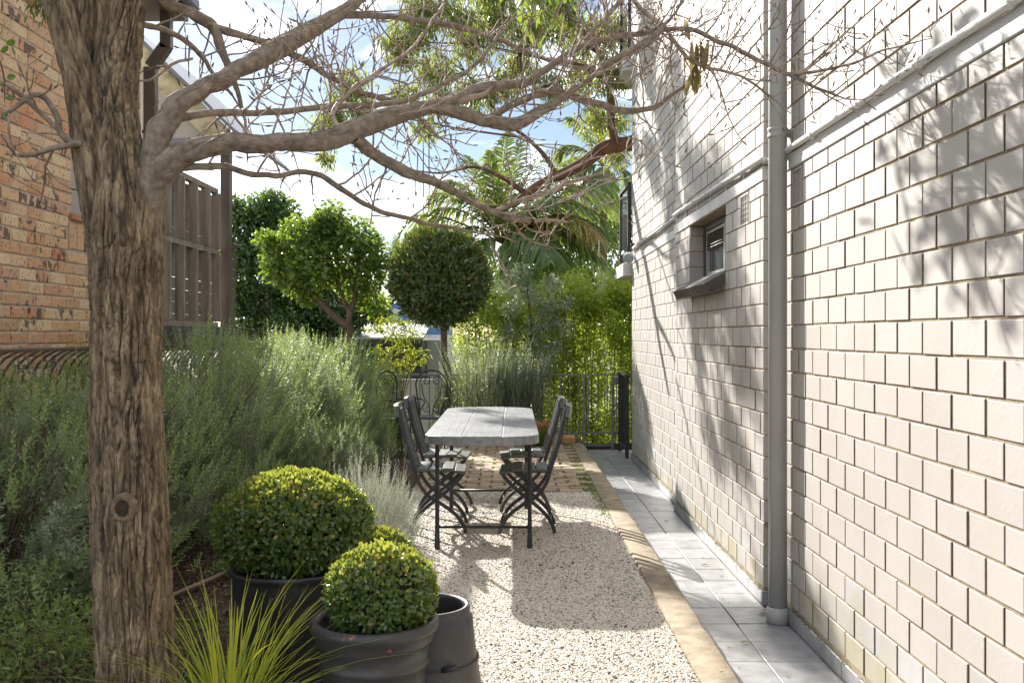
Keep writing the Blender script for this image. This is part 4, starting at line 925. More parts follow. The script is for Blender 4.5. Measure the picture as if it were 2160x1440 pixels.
def front_hit(px, py, c, r):
    """where the line of sight meets a stem of centre c and radius r"""
    d = np.array(((px - 1080) / FPX, 1.0)); o = -np.array(c[:2]); a = d @ d; b = d @ o; t = (-b - math.sqrt(max(b * b - a * (o @ o - r * r), 0))) / a
    return np.array((d[0] * t, t, EYE - (py - HOR) / FPX * t))
def tc_(py, cx, wd): return front_hit_c[py]
trow = [(297, 1600, 190, 3.3), (291, 1440, 160, 3.3), (281, 1270, 158, 3.3), (274, 1100, 158, 3.3), (270, 900, 147, 3.3), (267, 700, 139, 3.3), (265, 560, 143, 3.3), (262, 470, 152, 3.3), (256, 400, 140, 3.32), (248, 330, 104, 3.34), (243, 270, 60, 3.36)]
def on_trunk(px, py):
    k = np.interp(py, [r[1] for r in trow][::-1], np.arange(len(trow))[::-1]); i = int(min(k, len(trow) - 2)); f = k - i
    cx = trow[i][0] * (1 - f) + trow[i + 1][0] * f; wd = trow[i][2] * (1 - f) + trow[i + 1][2] * f
    return front_hit(px, py, P(cx, py, 3.3), wd / 2 * S33)
KH = on_trunk(259, 1070)
knots = [(on_trunk(245, 758), .035, .016), (on_trunk(285, 955), .045, .014), (KH, .075, .004), (on_trunk(285, 1370), .05, .010), (on_trunk(275, 850), .03, .008), (on_trunk(300, 820), .03, .007), (on_trunk(325, 560), .05, .010)]
bark_tube('trunk', trow, 640, 400, .0115, 3.0, knots=knots)
bark_tube('stem', [(240, 570, 90, 3.31), (228, 450, 104, 3.285), (203, 320, 88, 3.27), (186, 230, 74, 3.28), (166, 150, 64, 3.26), (142, 70, 58, 3.25), (121, 0, 55, 3.25), (85, -110, 52, 3.25), (30, -300, 42, 3.2)], 200, 130, .006, 9.0)
bark_tube('stem', [(275, 600, 100, 3.31), (268, 480, 124, 3.285), (252, 350, 104, 3.28), (245, 250, 84, 3.31), (247, 180, 78, 3.34), (256, 110, 74, 3.36), (273, 0, 70, 3.36), (300, -140, 62, 3.4), (350, -330, 50, 3.5)], 230, 190, .013, 15.0)
bark_tube('stem', [(222, 380, 70, 3.42), (212, 240, 84, 3.46), (200, 130, 92, 3.5), (193, 0, 94, 3.52), (185, -140, 84, 3.55), (180, -330, 60, 3.6)], 150, 140, .010, 21.0)
# knot hole: a rolled callus ring round a dark disc coloured as the hole's shade
nrm = unit(KH - P(275, 1070, 3.3)); nrm[2] = 0; nrm = unit(nrm); sd = np.cross((0, 0, 1.), nrm)
a = np.linspace(0, 2 * np.pi, 49)[:-1]; V = []; nr = 10
for k, t in enumerate(a):
    ring = KH + nrm * .0055 + sd * .002 + sd * math.cos(t) * .031 + np.array((0, 0, 1.)) * math.sin(t) * .036; rad_ = sd * math.cos(t) + np.array((0, 0, 1.)) * math.sin(t)
    tr = .0098 * (1 + .38 * math.sin(t + .9)) + .006 * mnoise.noise((math.cos(t) * 3, math.sin(t) * 3, 0))
    for q in range(nr):
        b = q * 2 * np.pi / nr; V.append(ring + rad_ * tr * math.cos(b) * 1.25 + nrm * tr * .62 * math.sin(b) + (nrm + rad_ * .6) * .005 * mnoise.noise((math.cos(t) * 4, math.sin(t) * 4, b)))
m = MB(); m.add(V, [(k * nr + q, k * nr + (q + 1) % nr, ((k + 1) % 48) * nr + (q + 1) % nr, ((k + 1) % 48) * nr + q) for k in range(48) for q in range(nr)]); rel(m.build('knot_callus', M['callus'], smooth=True), tree)
m = MB(); V = [KH + nrm * .0135]; 
for r_ in (.5, 1.0):
    for t in a: V.append(KH + nrm * (.0125 + (.001 if r_ == 1 else 0)) + (sd * math.cos(t) * .0195 + np.array((0, 0, 1.)) * math.sin(t) * .0265) * r_ + nrm * .004 * mnoise.noise((math.cos(t) * 4 * r_, math.sin(t) * 4 * r_, 7)))
m.add(V, [(0, 1 + k, 1 + (k + 1) % 48) for k in range(48)] + [(1 + k, 49 + k, 49 + (k + 1) % 48, 1 + (k + 1) % 48) for k in range(48)]); rel(m.build('knot_shade', M['rot'], smooth=True), tree)

LIMBS = {
 'A': [(303, 480, 28, 3.28), (318, 390, 28, 3.27), (334, 305, 27, 3.28), (350, 262, 25, 3.3), (378, 222, 23, 3.33), (430, 188, 21, 3.4), (500, 152, 20, 3.5), (600, 98, 18, 3.7), (690, 45, 16, 3.9), (765, -5, 14, 4.15), (850, -60, 12, 4.7), (950, -85, 10, 5.3), (1080, -95, 7, 6.0), (1180, -110, 4, 6.4)],
 'B': [(298, 560, 36, 3.31), (308, 470, 34, 3.29), (330, 392, 30, 3.28), (362, 340, 27, 3.26), (400, 322, 24, 3.27), (480, 306, 22, 3.3), (560, 304, 21, 3.35), (640, 302, 20, 3.4), (720, 288, 20, 3.46), (790, 258, 19, 3.53), (860, 238, 18, 3.6), (920, 224, 16, 3.67), (955, 220, 13, 3.7)],
 'B1': [(905, 228, 12, 3.66), (960, 213, 11, 3.7), (1010, 186, 11, 3.75), (1060, 180, 10, 3.8), (1110, 176, 9, 3.85), (1150, 148, 8, 3.9), (1220, 100, 7, 4.0), (1320, 76, 6, 4.1), (1440, 60, 5, 4.2), (1520, 88, 5, 4.15), (1600, 128, 4.5, 4.1), (1680, 165, 4, 3.95), (1765, 203, 2.5, 3.85)],
 'B2': [(925, 226, 14, 3.68), (985, 242, 14, 3.72), (1030, 258, 13, 3.76), (1085, 262, 13, 3.8), (1130, 240, 12, 3.85), (1180, 212, 10, 3.9), (1225, 180, 7, 3.95), (1290, 130, 5, 4.0), (1370, 85, 4, 4.1), (1430, 20, 3, 4.2)],
 'B3': [(1020, 256, 8, 3.76), (1080, 222, 8, 3.82), (1130, 200, 8, 3.9), (1170, 193, 8, 3.95), (1230, 210, 7.5, 4.0), (1300, 230, 7, 4.1), (1365, 232, 6, 4.15), (1410, 205, 4.5, 4.2), (1450, 178, 3, 4.25)],
 'B4': [(748, 290, 13, 3.48), (790, 328, 11, 3.58), (850, 358, 10, 3.65), (900, 378, 9.5, 3.72), (950, 400, 9, 3.8), (1000, 430, 8.5, 3.87), (1060, 455, 8, 3.95), (1127, 466, 6, 4.0)],
 'B5': [(1045, 446, 5, 3.95), (1090, 425, 5, 4.0), (1140, 412, 4.5, 4.1), (1200, 385, 4, 4.2), (1250, 372, 3, 4.3)],
 'C': [(368, 250, 9, 3.32), (440, 240, 8, 3.4), (560, 238, 7, 3.6), (700, 226, 6.5, 3.8), (840, 216, 5.5, 3.95), (930, 180, 5, 4.05), (1010, 130, 4, 4.15), (1060, 60, 3, 4.3)],
 'D': [(325, 378, 9, 3.25), (380, 358, 7, 3.27), (440, 352, 8, 3.3), (480, 352, 7, 3.35), (540, 369, 6.5, 3.4), (600, 368, 6, 3.5), (650, 362, 6, 3.55), (700, 385, 6, 3.65), (760, 425, 5.5, 3.75), (820, 450, 5, 3.85), (900, 470, 4.5, 3.95), (1000, 490, 3, 4.1)],
 'E': [(300, -80, 18, 3.5), (330, -30, 16, 3.58), (356, 4, 14, 3.62), (420, 38, 12, 3.66), (452, 60, 11, 3.7), (468, 110, 9, 3.7), (490, 160, 8, 3.72), (505, 200, 7, 3.72), (512, 236, 5, 3.72)],
 'E2': [(448, 58, 9, 3.7), (520, 80, 8, 3.75), (580, 98, 7.5, 3.8), (640, 128, 7, 3.85), (700, 165, 6, 3.95), (760, 195, 6, 4.0), (840, 218, 6, 4.1), (895, 258, 4, 4.15)],
 'F': [(700, 38, 8, 3.95), (740, 32, 7, 4.05), (840, 38, 6.5, 4.2), (960, 55, 6, 4.4), (1060, 88, 5, 4.45), (1160, 130, 4, 4.45), (1260, 150, 3, 4.45)],
 'G': [(200, 322, 8, 3.27), (165, 303, 7.5, 3.2), (140, 308, 6.5, 3.18), (80, 325, 5, 3.15), (40, 328, 4, 3.12), (30, 322, 3, 3.1)],
 'G2': [(155, 305, 8, 3.2), (130, 280, 7, 3.18), (120, 240, 6.5, 3.16), (95, 205, 6, 3.15), (52, 208, 5.5, 3.1), (4, 247, 4, 3.1)],
 'G3': [(128, 277, 5, 3.18), (60, 215, 5, 3.15), (0, 170, 4.5, 3.1), (-70, 120, 3, 3.1)],
 'H': [(290, 48, 7, 3.42), (350, 65, 6, 3.48), (390, 85, 5.5, 3.53), (430, 125, 5, 3.6), (445, 150, 4, 3.62), (490, 200, 3, 3.7)],
 'H2': [(404, 122, 3, 3.55), (380, 128, 3.4, 3.52), (350, 150, 3, 3.5), (318, 168, 2.5, 3.48), (290, 172, 2, 3.46)],
 'I': [(1670, 160, 3.5, 3.97), (1780, 140, 3, 3.72), (1850, 112, 2.4, 3.52), (1930, 88, 1.6, 3.38)],
 'J': [(1322, -30, 5, 4.3), (1345, 12, 5, 4.3), (1400, 58, 4.5, 4.25), (1460, 130, 4, 4.2), (1560, 160, 3, 4.15), (1640, 215, 2, 4.05)],
 'K': [(1225, 98, 5, 4.02), (1275, 40, 4.5, 4.1), (1330, -20, 4, 4.2), (1400, -90, 3, 4.4)],
 'L': [(730, 285, 6, 3.47), (700, 240, 5, 3.6), (740, 190, 4, 3.75), (800, 150, 4, 3.9), (870, 100, 3, 4.05), (930, 20, 3, 4.2)],
}
twig = MB(); bud = MB()
def spindle(p, d, L, r):
    d = unit(np.asarray(d)); bud.tube([p, p + d * L * .3, p + d * L * .65, p + d * L], [r * .6, r, r * .7, r * .08], 5, False)
def grow(p, d, L, r, lvl):
    p = np.array(p, float); d = unit(np.array(d, float)); n = max(3, int(L / .035)); pts = [p]; rr = [r]; side = rdirs(1)[0]
    for i in range(n):
        d = unit(d + rdirs(1)[0] * .22 + np.array((0, 0, .05)) + side * (.16 if i % 2 else -.16)); p = p + d * L / n
        if p[0] > 1.44: d[0] = -abs(d[0]); p[0] = 1.44
        pts.append(p); rr.append(r * (1 - .6 * (i + 1) / n))
        if lvl > 0 and i > 0 and random.random() < .5: grow(p, unit(d * .6 + rdirs(1)[0] * .9 + np.array((0, 0, .18))), L * random.uniform(.25, .55), max(r * .65, .0017), lvl - 1)
        elif random.random() < .3: spindle(p, d + rdirs(1)[0], .008, .0018)
    twig.tube(pts, rr, 4 if r < .003 else 5, False); spindle(p, d + np.array((0, 0, .25)), random.uniform(.018, .034), random.uniform(.0028, .0042))
dens = {'A': .085, 'B': .10, 'B1': .05, 'B2': .055, 'B3': .055, 'B4': .085, 'B5': .05, 'C': .07, 'D': .12, 'E': .09, 'E2': .06, 'F': .055, 'G': .10, 'G2': .12, 'G3': .14, 'H': .08, 'H2': .06, 'I': .06, 'J': .05, 'K': .05, 'L': .06}
for nm, rows in LIMBS.items():
    C = [(*P(px, py, Y), r * 1.0 / FPX * Y) for (px, py, r, Y) in rows]; p = smooth_path(C, 7)
    big = rows[0][2] > 12
    for i in range(len(p)):
        q = p[i, :3]; k = 60; p[i, :3] += np.array((mnoise.noise(q * 13), mnoise.noise(q * 13 + 7), mnoise.noise(q * 13 + 19))) * (.006 + p[i, 3] * .12)
        p[i, 3] *= 1 + .12 * mnoise.noise(q * 24) + (.10 if i % 6 == 3 and not big else 0)
    if big: o, _, _ = bark_tube('limb', [((1080 + (q[0] / q[1]) * FPX), HOR - (q[2] - EYE) / q[1] * FPX, q[3] * 2 / q[1] * FPX, q[1]) for q in p[::3]], len(p) * 3, 48, .0042, 31.0 + len(nm)); o.data.materials[0] = M['limb']
    else: m = MB(); m.tube(p[:, :3], p[:, 3], 9); rel(m.build('limb', M['limb'] if p[0, 3] > .011 else M['twig'], smooth=True), tree)
    L = np.concatenate([[0], np.cumsum(np.linalg.norm(np.diff(p[:, :3], axis=0), axis=1))]); s_ = L[-1] * (.32 if nm in ('A', 'B') else .12)
    while s_ < L[-1] * 1.0:
        i = min(int(np.searchsorted(L, s_)), len(p) - 1); t = unit(p[min(i + 1, len(p) - 1), :3] - p[max(i - 1, 0), :3]); sdv = rdirs(1)[0]; sdv = unit(sdv - t * (sdv @ t)); sdv[1] *= .7
        lev = 2 if random.random() < .45 else 1
        grow(p[i, :3], t * .55 + sdv + np.array((0, 0, .22)), random.uniform(.12, .42) * (.6 if nm[0] in 'GHI' else 1), min(p[i, 3] * .6, .0046), lev)
        s_ += dens[nm] * random.uniform(.6, 1.5)
    grow(p[-1, :3], p[-1, :3] - p[-3, :3], .18, max(p[-1, 3] * .8, .0015), 1)
o = rel(twig.build('twigs', M['twig'], smooth=True), tree); o['kind'] = 'stuff'
o = rel(bud.build('buds', M['callus'], smooth=True), tree); o['kind'] = 'stuff'
# dead leaves caught in the twigs
for i in range(17):
    px, py = random.choice([(1432, 30), (1448, 75), (1470, 95), (1478, 110), (1455, 110), (1465, 140), (1490, 80)]); px += random.uniform(-12, 12); py += random.uniform(-10, 14)
    me = leaves('dry_leaf', P(px, py, 4.2)[None], np.array([[random.uniform(-.35, .35), random.uniform(-.3, .3), -1]]), rdirs(1), random.uniform(.09, .15), random.uniform(.020, .032), M['dryleaf'], fold=.35, fine=True); rel(link('dry_leaf', me), tree)
# leafy spray on the upper limb that throws its shadow on the wall
c0 = np.array((.17, 6.12, 3.88)); n = 260; cc = c0 + rng.normal(0, 1, (n, 3)) * (.11, .22, .19); D = rdirs(n) * .6 + np.array((.1, 0, -.9))
o = rel(link('leaf_spray', leaves('leaf_spray', cc, D, rdirs(n), rng.uniform(.09, .14, n), rng.uniform(.025, .04, n), M['round'], fine=True)), tree); o['kind'] = 'stuff'
for i in range(9):
    m = MB(); q = c0 + rng.normal(0, 1, 3) * (.11, .22, .16); m.tube([P(1080, -95, 6.0) * (1, 1, 1), (P(1080, -95, 6.0) + q) / 2 + (0, 0, .05), q], [.006, .004, .002], 5); rel(m.build('twig', M['twig'], smooth=True), tree)

# ================================================================== SHRUBS
def sprigs(name, base, dirs, lens, m, nl, nw, mat, tilt=.9, stem=True, curve=.15, taper=.6, tb=None):
    """needle-leaved sprigs: m needles round each stem"""
    n = len(base); t = np.linspace(.04, 1, m)[None, :, None]; D = unit(dirs)[:, None, :]; Ln = lens[:, None, None]
    side = rdirs(n); side = unit(side - D[:, 0] * (side * D[:, 0]).sum(1, keepdims=True))[:, None, :]; up = np.array((0, 0, 1.))
    pos = base[:, None, :] + D * Ln * t + up * curve * Ln * t * t * .5
    other = np.cross(np.broadcast_to(D, pos.shape), np.broadcast_to(side, pos.shape)); ph = (np.arange(m) * 2.4)[None, :, None] + rng.uniform(0, 6.3, (n, 1, 1))
    rad = side * np.cos(ph) + other * np.sin(ph); nd = D * (1.15 - .75 * (1 - t) * 1) + rad * tilt + rdirs(n * m).reshape(n, m, 3) * .18
    L = nl * (1 - taper * t ** 3) * rng.uniform(.75, 1.2, (n, m, 1)); tint = np.clip((rng.random((n, 1)) * .75 if tb is None else tb[:, None] * .55 + rng.random((n, 1)) * .2) + .25 * t[0, :, 0][None, :] + rng.normal(0, .06, (n, m)), 0, 1)
    C = pos.reshape(-1, 3); ND = nd.reshape(-1, 3); NN = np.broadcast_to(D, pos.shape).reshape(-1, 3) + rdirs(n * m) * .25
    LL = L.reshape(-1); WW = np.full(n * m, nw); TT = tint.reshape(-1)
    if stem:
        C = np.concatenate([C, base]); ND = np.concatenate([ND, dirs + up * curve * .5]); NN = np.concatenate([NN, rdirs(n)]); LL = np.concatenate([LL, lens]); WW = np.concatenate([WW, np.full(n, nw * .9)]); TT = np.concatenate([TT, np.full(n, .15)])
    return leaves(name, C, ND, NN, LL, WW, mat, fold=.1, tint=TT)
def dome(n, rx, ry, h, shell=.6, zmin=.05, sq=1.0):
    u = rdirs(n); u = np.sign(u) * np.abs(u) ** sq; u /= np.maximum((np.abs(u) ** (2 / sq)).sum(1, keepdims=True) ** (sq / 2), 1e-6); u[:, 2] = np.abs(u[:, 2]) ** .8; r = shell + (1 - shell) * rng.random(n) ** .5
    return np.stack([u[:, 0] * rx * r, u[:, 1] * ry * r, zmin + u[:, 2] * (h - zmin) * r], 1)
def stems_mesh(name, n, rx, ry, h, r, mat):
    m = MB()
    for i in range(n):
        a = random.uniform(0, 6.28); q = math.sqrt(random.random()); e = np.array((math.cos(a) * rx * q, math.sin(a) * ry * q, h * random.uniform(.6, .95)))
        m.tube([(e[0] * .12, e[1] * .12, -.03), e * (.4, .4, .45) + rng.normal(0, .03, 3), e * (.75, .75, .8) + rng.normal(0, .03, 3), e], [r, r * .8, r * .5, r * .2], 5, False)
    return m.mesh(name, mat, True)
def rosemary_meshes(n, rx, ry, h, m, upb, nl=.038, nw=.0092, mat='rosemary', lens=(.14, .28), shell=.55):
    k = n // 30; tips = dome(k, rx, ry, h, .72, sq=.75); tips[:, 2] = np.maximum(tips[:, 2], .25 * h); root = tips * (.25, .25, .0); pl = np.repeat(np.arange(k), 30); n = len(pl)
    f = rng.random(n) ** .6 * .8 + .22; pd = unit(tips - root)[pl]; pos = root[pl] + (tips - root)[pl] * f[:, None] + rdirs(n) * .10 * (1.15 - f[:, None] * .6)
    d = unit(pd * 1.0 + np.array((0, 0, upb)) + rdirs(n) * .85); L = rng.uniform(*lens, n); tb = rng.random(k)[pl]
    return sprigs('foliage', pos - d * L[:, None] * .5, d, L, m, nl, nw, M[mat], tb=tb)
def shrub(name, meshes, smesh, loc, sc, rz, label, cat, group=None, extra=()):
    o = empty(name, loc, label, cat, group); o.rotation_euler = (0, 0, rz); o.scale = sc if isinstance(sc, tuple) else (sc, sc, sc)
    for me in meshes: link('foliage', me, o)
    if smesh: link('stems', smesh, o)
    return o
rA = rosemary_meshes(2250, .80, .74, 1.34, 22, .12); rB = rosemary_meshes(2250, .82, .74, 1.34, 22, .28); rS = stems_mesh('stems', 40, .7, .65, 1.25, .009, M['stem'])
tipd = dome(420, .78, .74, 1.38, .9, sq=.7); rT = sprigs('foliage', tipd - np.array((0, 0, .1)), unit(tipd) + np.array((0, 0, .7)) + rdirs(420) * .4, rng.uniform(.12, .24, 420), 24, .036, .0088, M['rosetip'])
fl = dome(150, .80, .74, 1.38, .92, sq=.7); rF = leaves('flowers', fl, rdirs(150), rdirs(150), .012, .010, M['petal'])
HG = 'rosemary hedge bushes along the left fence'
hb_ = [(-2.55, 4.75, (.96, .96, .86), .2, rA, 'rosemary bush left of the big trunk, nearest the camera'), (-2.5, 5.85, (1.0, 1.0, .92), 1.7, rB, 'rosemary bush partly hidden behind the big trunk'), (-2.45, 6.95, (1.0, 1.0, 1.08), 3.3, rA, 'tall rosemary bush immediately right of the big trunk'),
       (-2.4, 8.1, (1, 1, 1.06), 4.6, rB, 'rosemary bush under the porch screen'), (-2.3, 9.3, (1, 1, 1.05), 5.5, rA, 'rosemary bush below the round leafy tree'), (-2.22, 10.4, (1, 1, 1.03), 2.4, rB, 'rosemary bush second from the far end of the hedge'), (-2.15, 11.4, (1, 1, 1.0), .9, rA, 'farthest rosemary bush of the hedge, by the dark shed')]
for (x, y, s, rz, me, lab) in hb_:
    o = shrub('rosemary_bush', [me, rT], rS, (x, y, GZ), s, rz, lab, 'bush', HG); link('flowers', rF, o)
for (x, y, s, rz, me, lab) in ((-1.62, 8.3, (.55, .55, .50), 2.2, rA, 'low dark bush in front of the hedge above the silvery bush'), (-1.70, 9.9, (.55, .6, .62), 4.2, rB, 'small green bush at the hedge foot beside the patio'), (-1.95, 7.1, (.4, .45, .40), .3, rB, 'low sprawling bush behind the biggest clipped ball')):
    shrub('low_bush', [me, rT], rS, (x, y, GZ), s, rz, lab, 'bush', 'low bushes in front of the hedge')
# silvery bush
t_ = dome(620, .36, .40, .50, .5, .0); d = unit(t_ * (1, 1, .7)) * .8 + np.array((0, 0, .9)) + rdirs(620) * .3; sv = sprigs('foliage', t_ - unit(d) * .13, d, rng.uniform(.12, .26, 620), 40, .026, .0034, M['silver'], curve=.1)
t_ = dome(26, .3, .3, .45, .5, .1); sv2 = sprigs('foliage', t_, rdirs(26) * .25 + np.array((0, 0, 1.)), rng.uniform(.2, .34, 26), 44, .034, .004, M['silver'])
shrub('silver_bush', [sv, sv2], None, (-.98, 6.55, GZ), 1.0, .4, 'feathery silver-grey bush beside the nearest left chair', 'bush')
# tall upright rosemary behind the table
def upright(n, r, h, m, mat, lens=(.25, .6)):
    a = rng.uniform(0, 6.3, n); q = np.sqrt(rng.random(n)); b = np.stack([np.cos(a) * q * r * .55, np.sin(a) * q * r * .5, rng.uniform(.0, .62, n) * h], 1); d = np.stack([np.cos(a) * q * .42, np.sin(a) * q * .42, np.ones(n)], 1) + rdirs(n) * .12
    b[:, :2] *= (1 + b[:, 2:3] / h * .9); return sprigs('foliage', b, d, rng.uniform(*lens, n), m, .034, .008, M[mat], tilt=.75, curve=.05)
u1 = upright(620, .62, 1.5, 50, 'rosemary'); u2 = upright(520, .42, 1.3, 50, 'olive')
us = stems_mesh('stems', 26, .4, .35, 1.1, .008, M['stem'])
shrub('tall_rosemary', [u1], us, (-.36, 12.75, GZ), 1.0, 0, 'tall feathery rosemary behind the table, left of the paler one', 'bush', 'tall rosemary behind the table'); shrub('tall_rosemary', [u2], us, (.12, 12.7, GZ), 1.0, 1, 'paler upright rosemary behind the table by the terracotta pot', 'bush', 'tall rosemary behind the table')

# ---- clipped balls
def clipped(name, c, rx, rz_, n, L, label, par_z):
    o = empty(name, c, label, 'clipped shrub', 'clipped box balls in the pots')
    u = rdirs(n); u = u[u[:, 2] > -.86]; n = len(u); bumpv = np.array([1 + .075 * mnoise.noise(v * 2.6 + c) + .06 * mnoise.noise(v * 8) + (.07 if random.random() < .012 else 0) for v in u]); dep = 1 - .20 * rng.random(n) ** 2
    p = u * np.array((rx, rx, rz_)) * (bumpv * dep)[:, None]; D = u * .45 + rdirs(n) * .8 + np.array((0, 0, .3)); N0 = u + rdirs(n) * .55
    top = (u[:, 2] + rng.normal(0, .22, n)) > .74
    link('foliage', leaves('foliage', p[~top], D[~top], N0[~top], rng.uniform(.75, 1.2, (~top).sum()) * L, rng.uniform(.6, .75, (~top).sum()) * L, M['box'], fold=.3, fine=True), o)
    link('new_growth', leaves('new_growth', p[top] * 1.02, D[top] + (0, 0, .5), N0[top], rng.uniform(.75, 1.2, top.sum()) * L, rng.uniform(.55, .7, top.sum()) * L, M['boxtip'], fold=.3, fine=True), o)
    m = MB()
    for k in range(46):
        e = rdirs(1)[0] * np.array((rx, rx, rz_)) * .9; e[2] = max(e[2], -rz_ * .6); m.tube([(0, 0, -rz_ * .95), e * .45 + rng.normal(0, .02, 3), e], [.006, .004, .002], 5, False)
    link('branches', m.mesh('branches', M['stem'], True), o)
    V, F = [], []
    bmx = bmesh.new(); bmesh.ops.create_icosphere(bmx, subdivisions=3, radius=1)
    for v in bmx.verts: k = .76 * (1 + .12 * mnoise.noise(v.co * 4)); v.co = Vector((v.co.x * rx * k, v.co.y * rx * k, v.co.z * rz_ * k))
    me = bpy.data.meshes.new('blocking_core'); bmx.to_mesh(me); bmx.free(); link('blocking_core', me, o, mat=M['soil'])  # solid dark core added inside the leaves to stop light leaking through
    return o
clipped('box_ball', (-.905, 4.02, .745), .312, .212, 13000, .021, 'biggest clipped box ball, in the smooth black pot', 0)
clipped('box_ball', (-.458, 3.40, .625), .190, .165, 6200, .0185, 'clipped box ball in the worn black pot in front', 0)
clipped('box_ball', (-.63, 4.55, .47), .170, .150, 4000, .021, 'smallest clipped box ball peeping between the two larger ones', 0)

# ---- topiary ball tree
def crown(parts, mat, n, L, W, droop=.2, fine=False, updir=.25, tintb=0, name='crown', shellp=.5, out_=.6):
    """leaf masses: parts = list of (centre, (rx, ry, rz), share)"""
    Cs, Ds, Ns = [], [], []; tot = sum(p[2] for p in parts)
    for (c, r, sh_) in parts:
        k = max(4, int(n * sh_ / tot)); u = rdirs(k); rad = rng.random(k) ** shellp; Cs.append(np.asarray(c) + u * np.asarray(r) * rad[:, None]); Ds.append(u * out_ + rdirs(k) * .8 + np.array((0, 0, updir))); Ns.append(u * .5 + rdirs(k) * .7 + np.array((0, 0, .5)))
    C, D, N0 = map(np.concatenate, (Cs, Ds, Ns)); n = len(C)
    return leaves(name, C, D, N0, rng.uniform(.7, 1.25, n) * L, rng.uniform(.75, 1.2, n) * W, mat, fold=.25, droop=droop, fine=fine)
def limb_mesh(name, paths, mat, n=7):
    m = MB()
    for p in paths: q = smooth_path(p, 5); m.tube(q[:, :3], q[:, 3], n)
    return m.mesh(name, mat, True)
bt = empty('ball_topiary', (-.885, 12.75, GZ), 'topiary tree with a clipped round dark head on a thin trunk, behind the table', 'tree')
bc = np.array((-.96, 12.75, 2.29)) - np.array(bt.location)
u = rdirs(14000); bumpv = np.array([1 + .09 * mnoise.noise(v * 2.7) + .08 * mnoise.noise(v * 8) + (.06 if random.random() < .01 else 0) for v in u]); p_ = bc + u * np.array((.655, .6, .645)) * (bumpv * (1 - .42 * rng.random(len(u)) ** 1.3))[:, None]
link('crown', leaves('crown', p_, u * .55 + rdirs(len(u)) * .7 + np.array((0, 0, .35)), u + rdirs(len(u)) * .7, rng.uniform(.065, .11, len(u)), rng.uniform(.026, .04, len(u)), M['ball'], fine=False), bt)
u = rdirs(900); u = u[u[:, 2] > .2]; link('new_growth', leaves('new_growth', bc + u * (.66, .6, .655), u * .5 + rdirs(len(u)) * .5 + (0, 0, .8), rdirs(len(u)), .06, .02, M['boxtip']), bt)['kind'] = 'stuff'
z_ = lambda px, py, r: (*(P(px, py, 12.75) - np.array(bt.location)), r)
link('trunk', limb_mesh('trunk', [[(.03, 0, -.03, .05), z_(945, 800, .042), z_(941, 770, .05), z_(937, 740, .042), z_(936, 690, .045), z_(932, 640, .04), z_(925, 590, .02)]] + [[z_(935, 670, .03), z_(935 + dx, 640, .02), z_(930 + dx * 2.2, 590, .01)] for dx in (-30, -15, 18, 32)], M['stem'], 9), bt)

# ---- round leafy tree over the hedge
def PT(t, Y): return lambda px, py, r: (*(P(px, py, Y) - np.array(t.location)), r)
rt = empty('round_leafy_tree', P(737, 840, 13.6), 'small leafy tree with forked trunk above the hedge, left of the clipped ball tree', 'tree'); q = PT(rt, 13.6)
link('trunk', limb_mesh('trunk', [[q(737, 860, .07), q(738, 700, .062), q(734, 688, .06), q(705, 665, .05), q(665, 625, .04), q(620, 570, .022), q(585, 530, .01)], [q(736, 695, .055), q(738, 660, .045), q(748, 630, .038), q(752, 590, .03), q(760, 520, .014)], [q(737, 660, .03), q(720, 620, .025), q(700, 560, .014), q(690, 500, .01)], [q(665, 625, .025), q(640, 610, .02), q(590, 600, .01)], [q(752, 600, .02), q(785, 560, .014), q(800, 500, .008)]], M['stem']), rt)
def cl(t, Y, lst, sy=1.0): return [(P(px, py, Y + dy) - np.array(t.location), (r / FPX * Y, r / FPX * Y * sy, r / FPX * Y * .85), r ** 2) for (px, py, r, dy) in lst]
link('crown', crown(cl(rt, 13.6, [(600, 535, 52, .1), (565, 510, 30, 0), (640, 500, 58, 0), (690, 490, 55, .2), (740, 500, 55, 0), (780, 530, 45, .1), (660, 560, 60, -.2), (720, 570, 55, .2), (770, 590, 45, 0), (620, 590, 40, 0), (800, 560, 28, 0), (700, 455, 36, 0), (585, 570, 34, 0), (650, 625, 28, 0), (790, 640, 34, .3), (745, 630, 26, .2), (680, 470, 30, 0)]), M['round'], 7600, .078, .046, .2, True, .15), rt)
# ---- dark camellias behind
for i, (base, lst, lab) in enumerate((((560, 900, 17.0), [(500, 470, 45, 0), (540, 450, 48, .3), (590, 450, 45, .2), (500, 540, 55, 0), (560, 530, 65, .5), (620, 520, 60, .5), (500, 620, 55, 0), (560, 620, 65, .2), (620, 620, 60, .5), (520, 690, 50, 0), (590, 690, 55, 0), (480, 430, 28, 0), (575, 420, 26, 0)], 'tall dense dark green camellia beside the porch screen'),
                                     ((700, 900, 17.6), [(660, 660, 60, 0), (720, 680, 50, .2), (690, 610, 55, .5), (770, 650, 45, 0), (640, 560, 40, .6), (800, 660, 26, 0), (660, 700, 45, 0)], 'lower dark green camellia behind the forked tree'))):
    ct = empty('camellia_tree', P(*base), lab, 'tree', 'dark trees beyond the fence'); Y = base[2]; q = PT(ct, Y)
    link('trunk', limb_mesh('trunk', [[q(base[0], base[1], .1), q(base[0], 720, .08), q(lst[4][0], lst[4][1], .02)], [q(base[0], 760, .06), q(lst[7 % len(lst)][0], lst[7 % len(lst)][1], .02)], [q(base[0], 760, .06), q(lst[0][0], lst[0][1], .02)]], M['stem']), ct)
    link('crown', crown(cl(ct, Y, lst), M['camellia'], 17000 if i == 0 else 10000, .09, .055, .2, False, .1), ct)
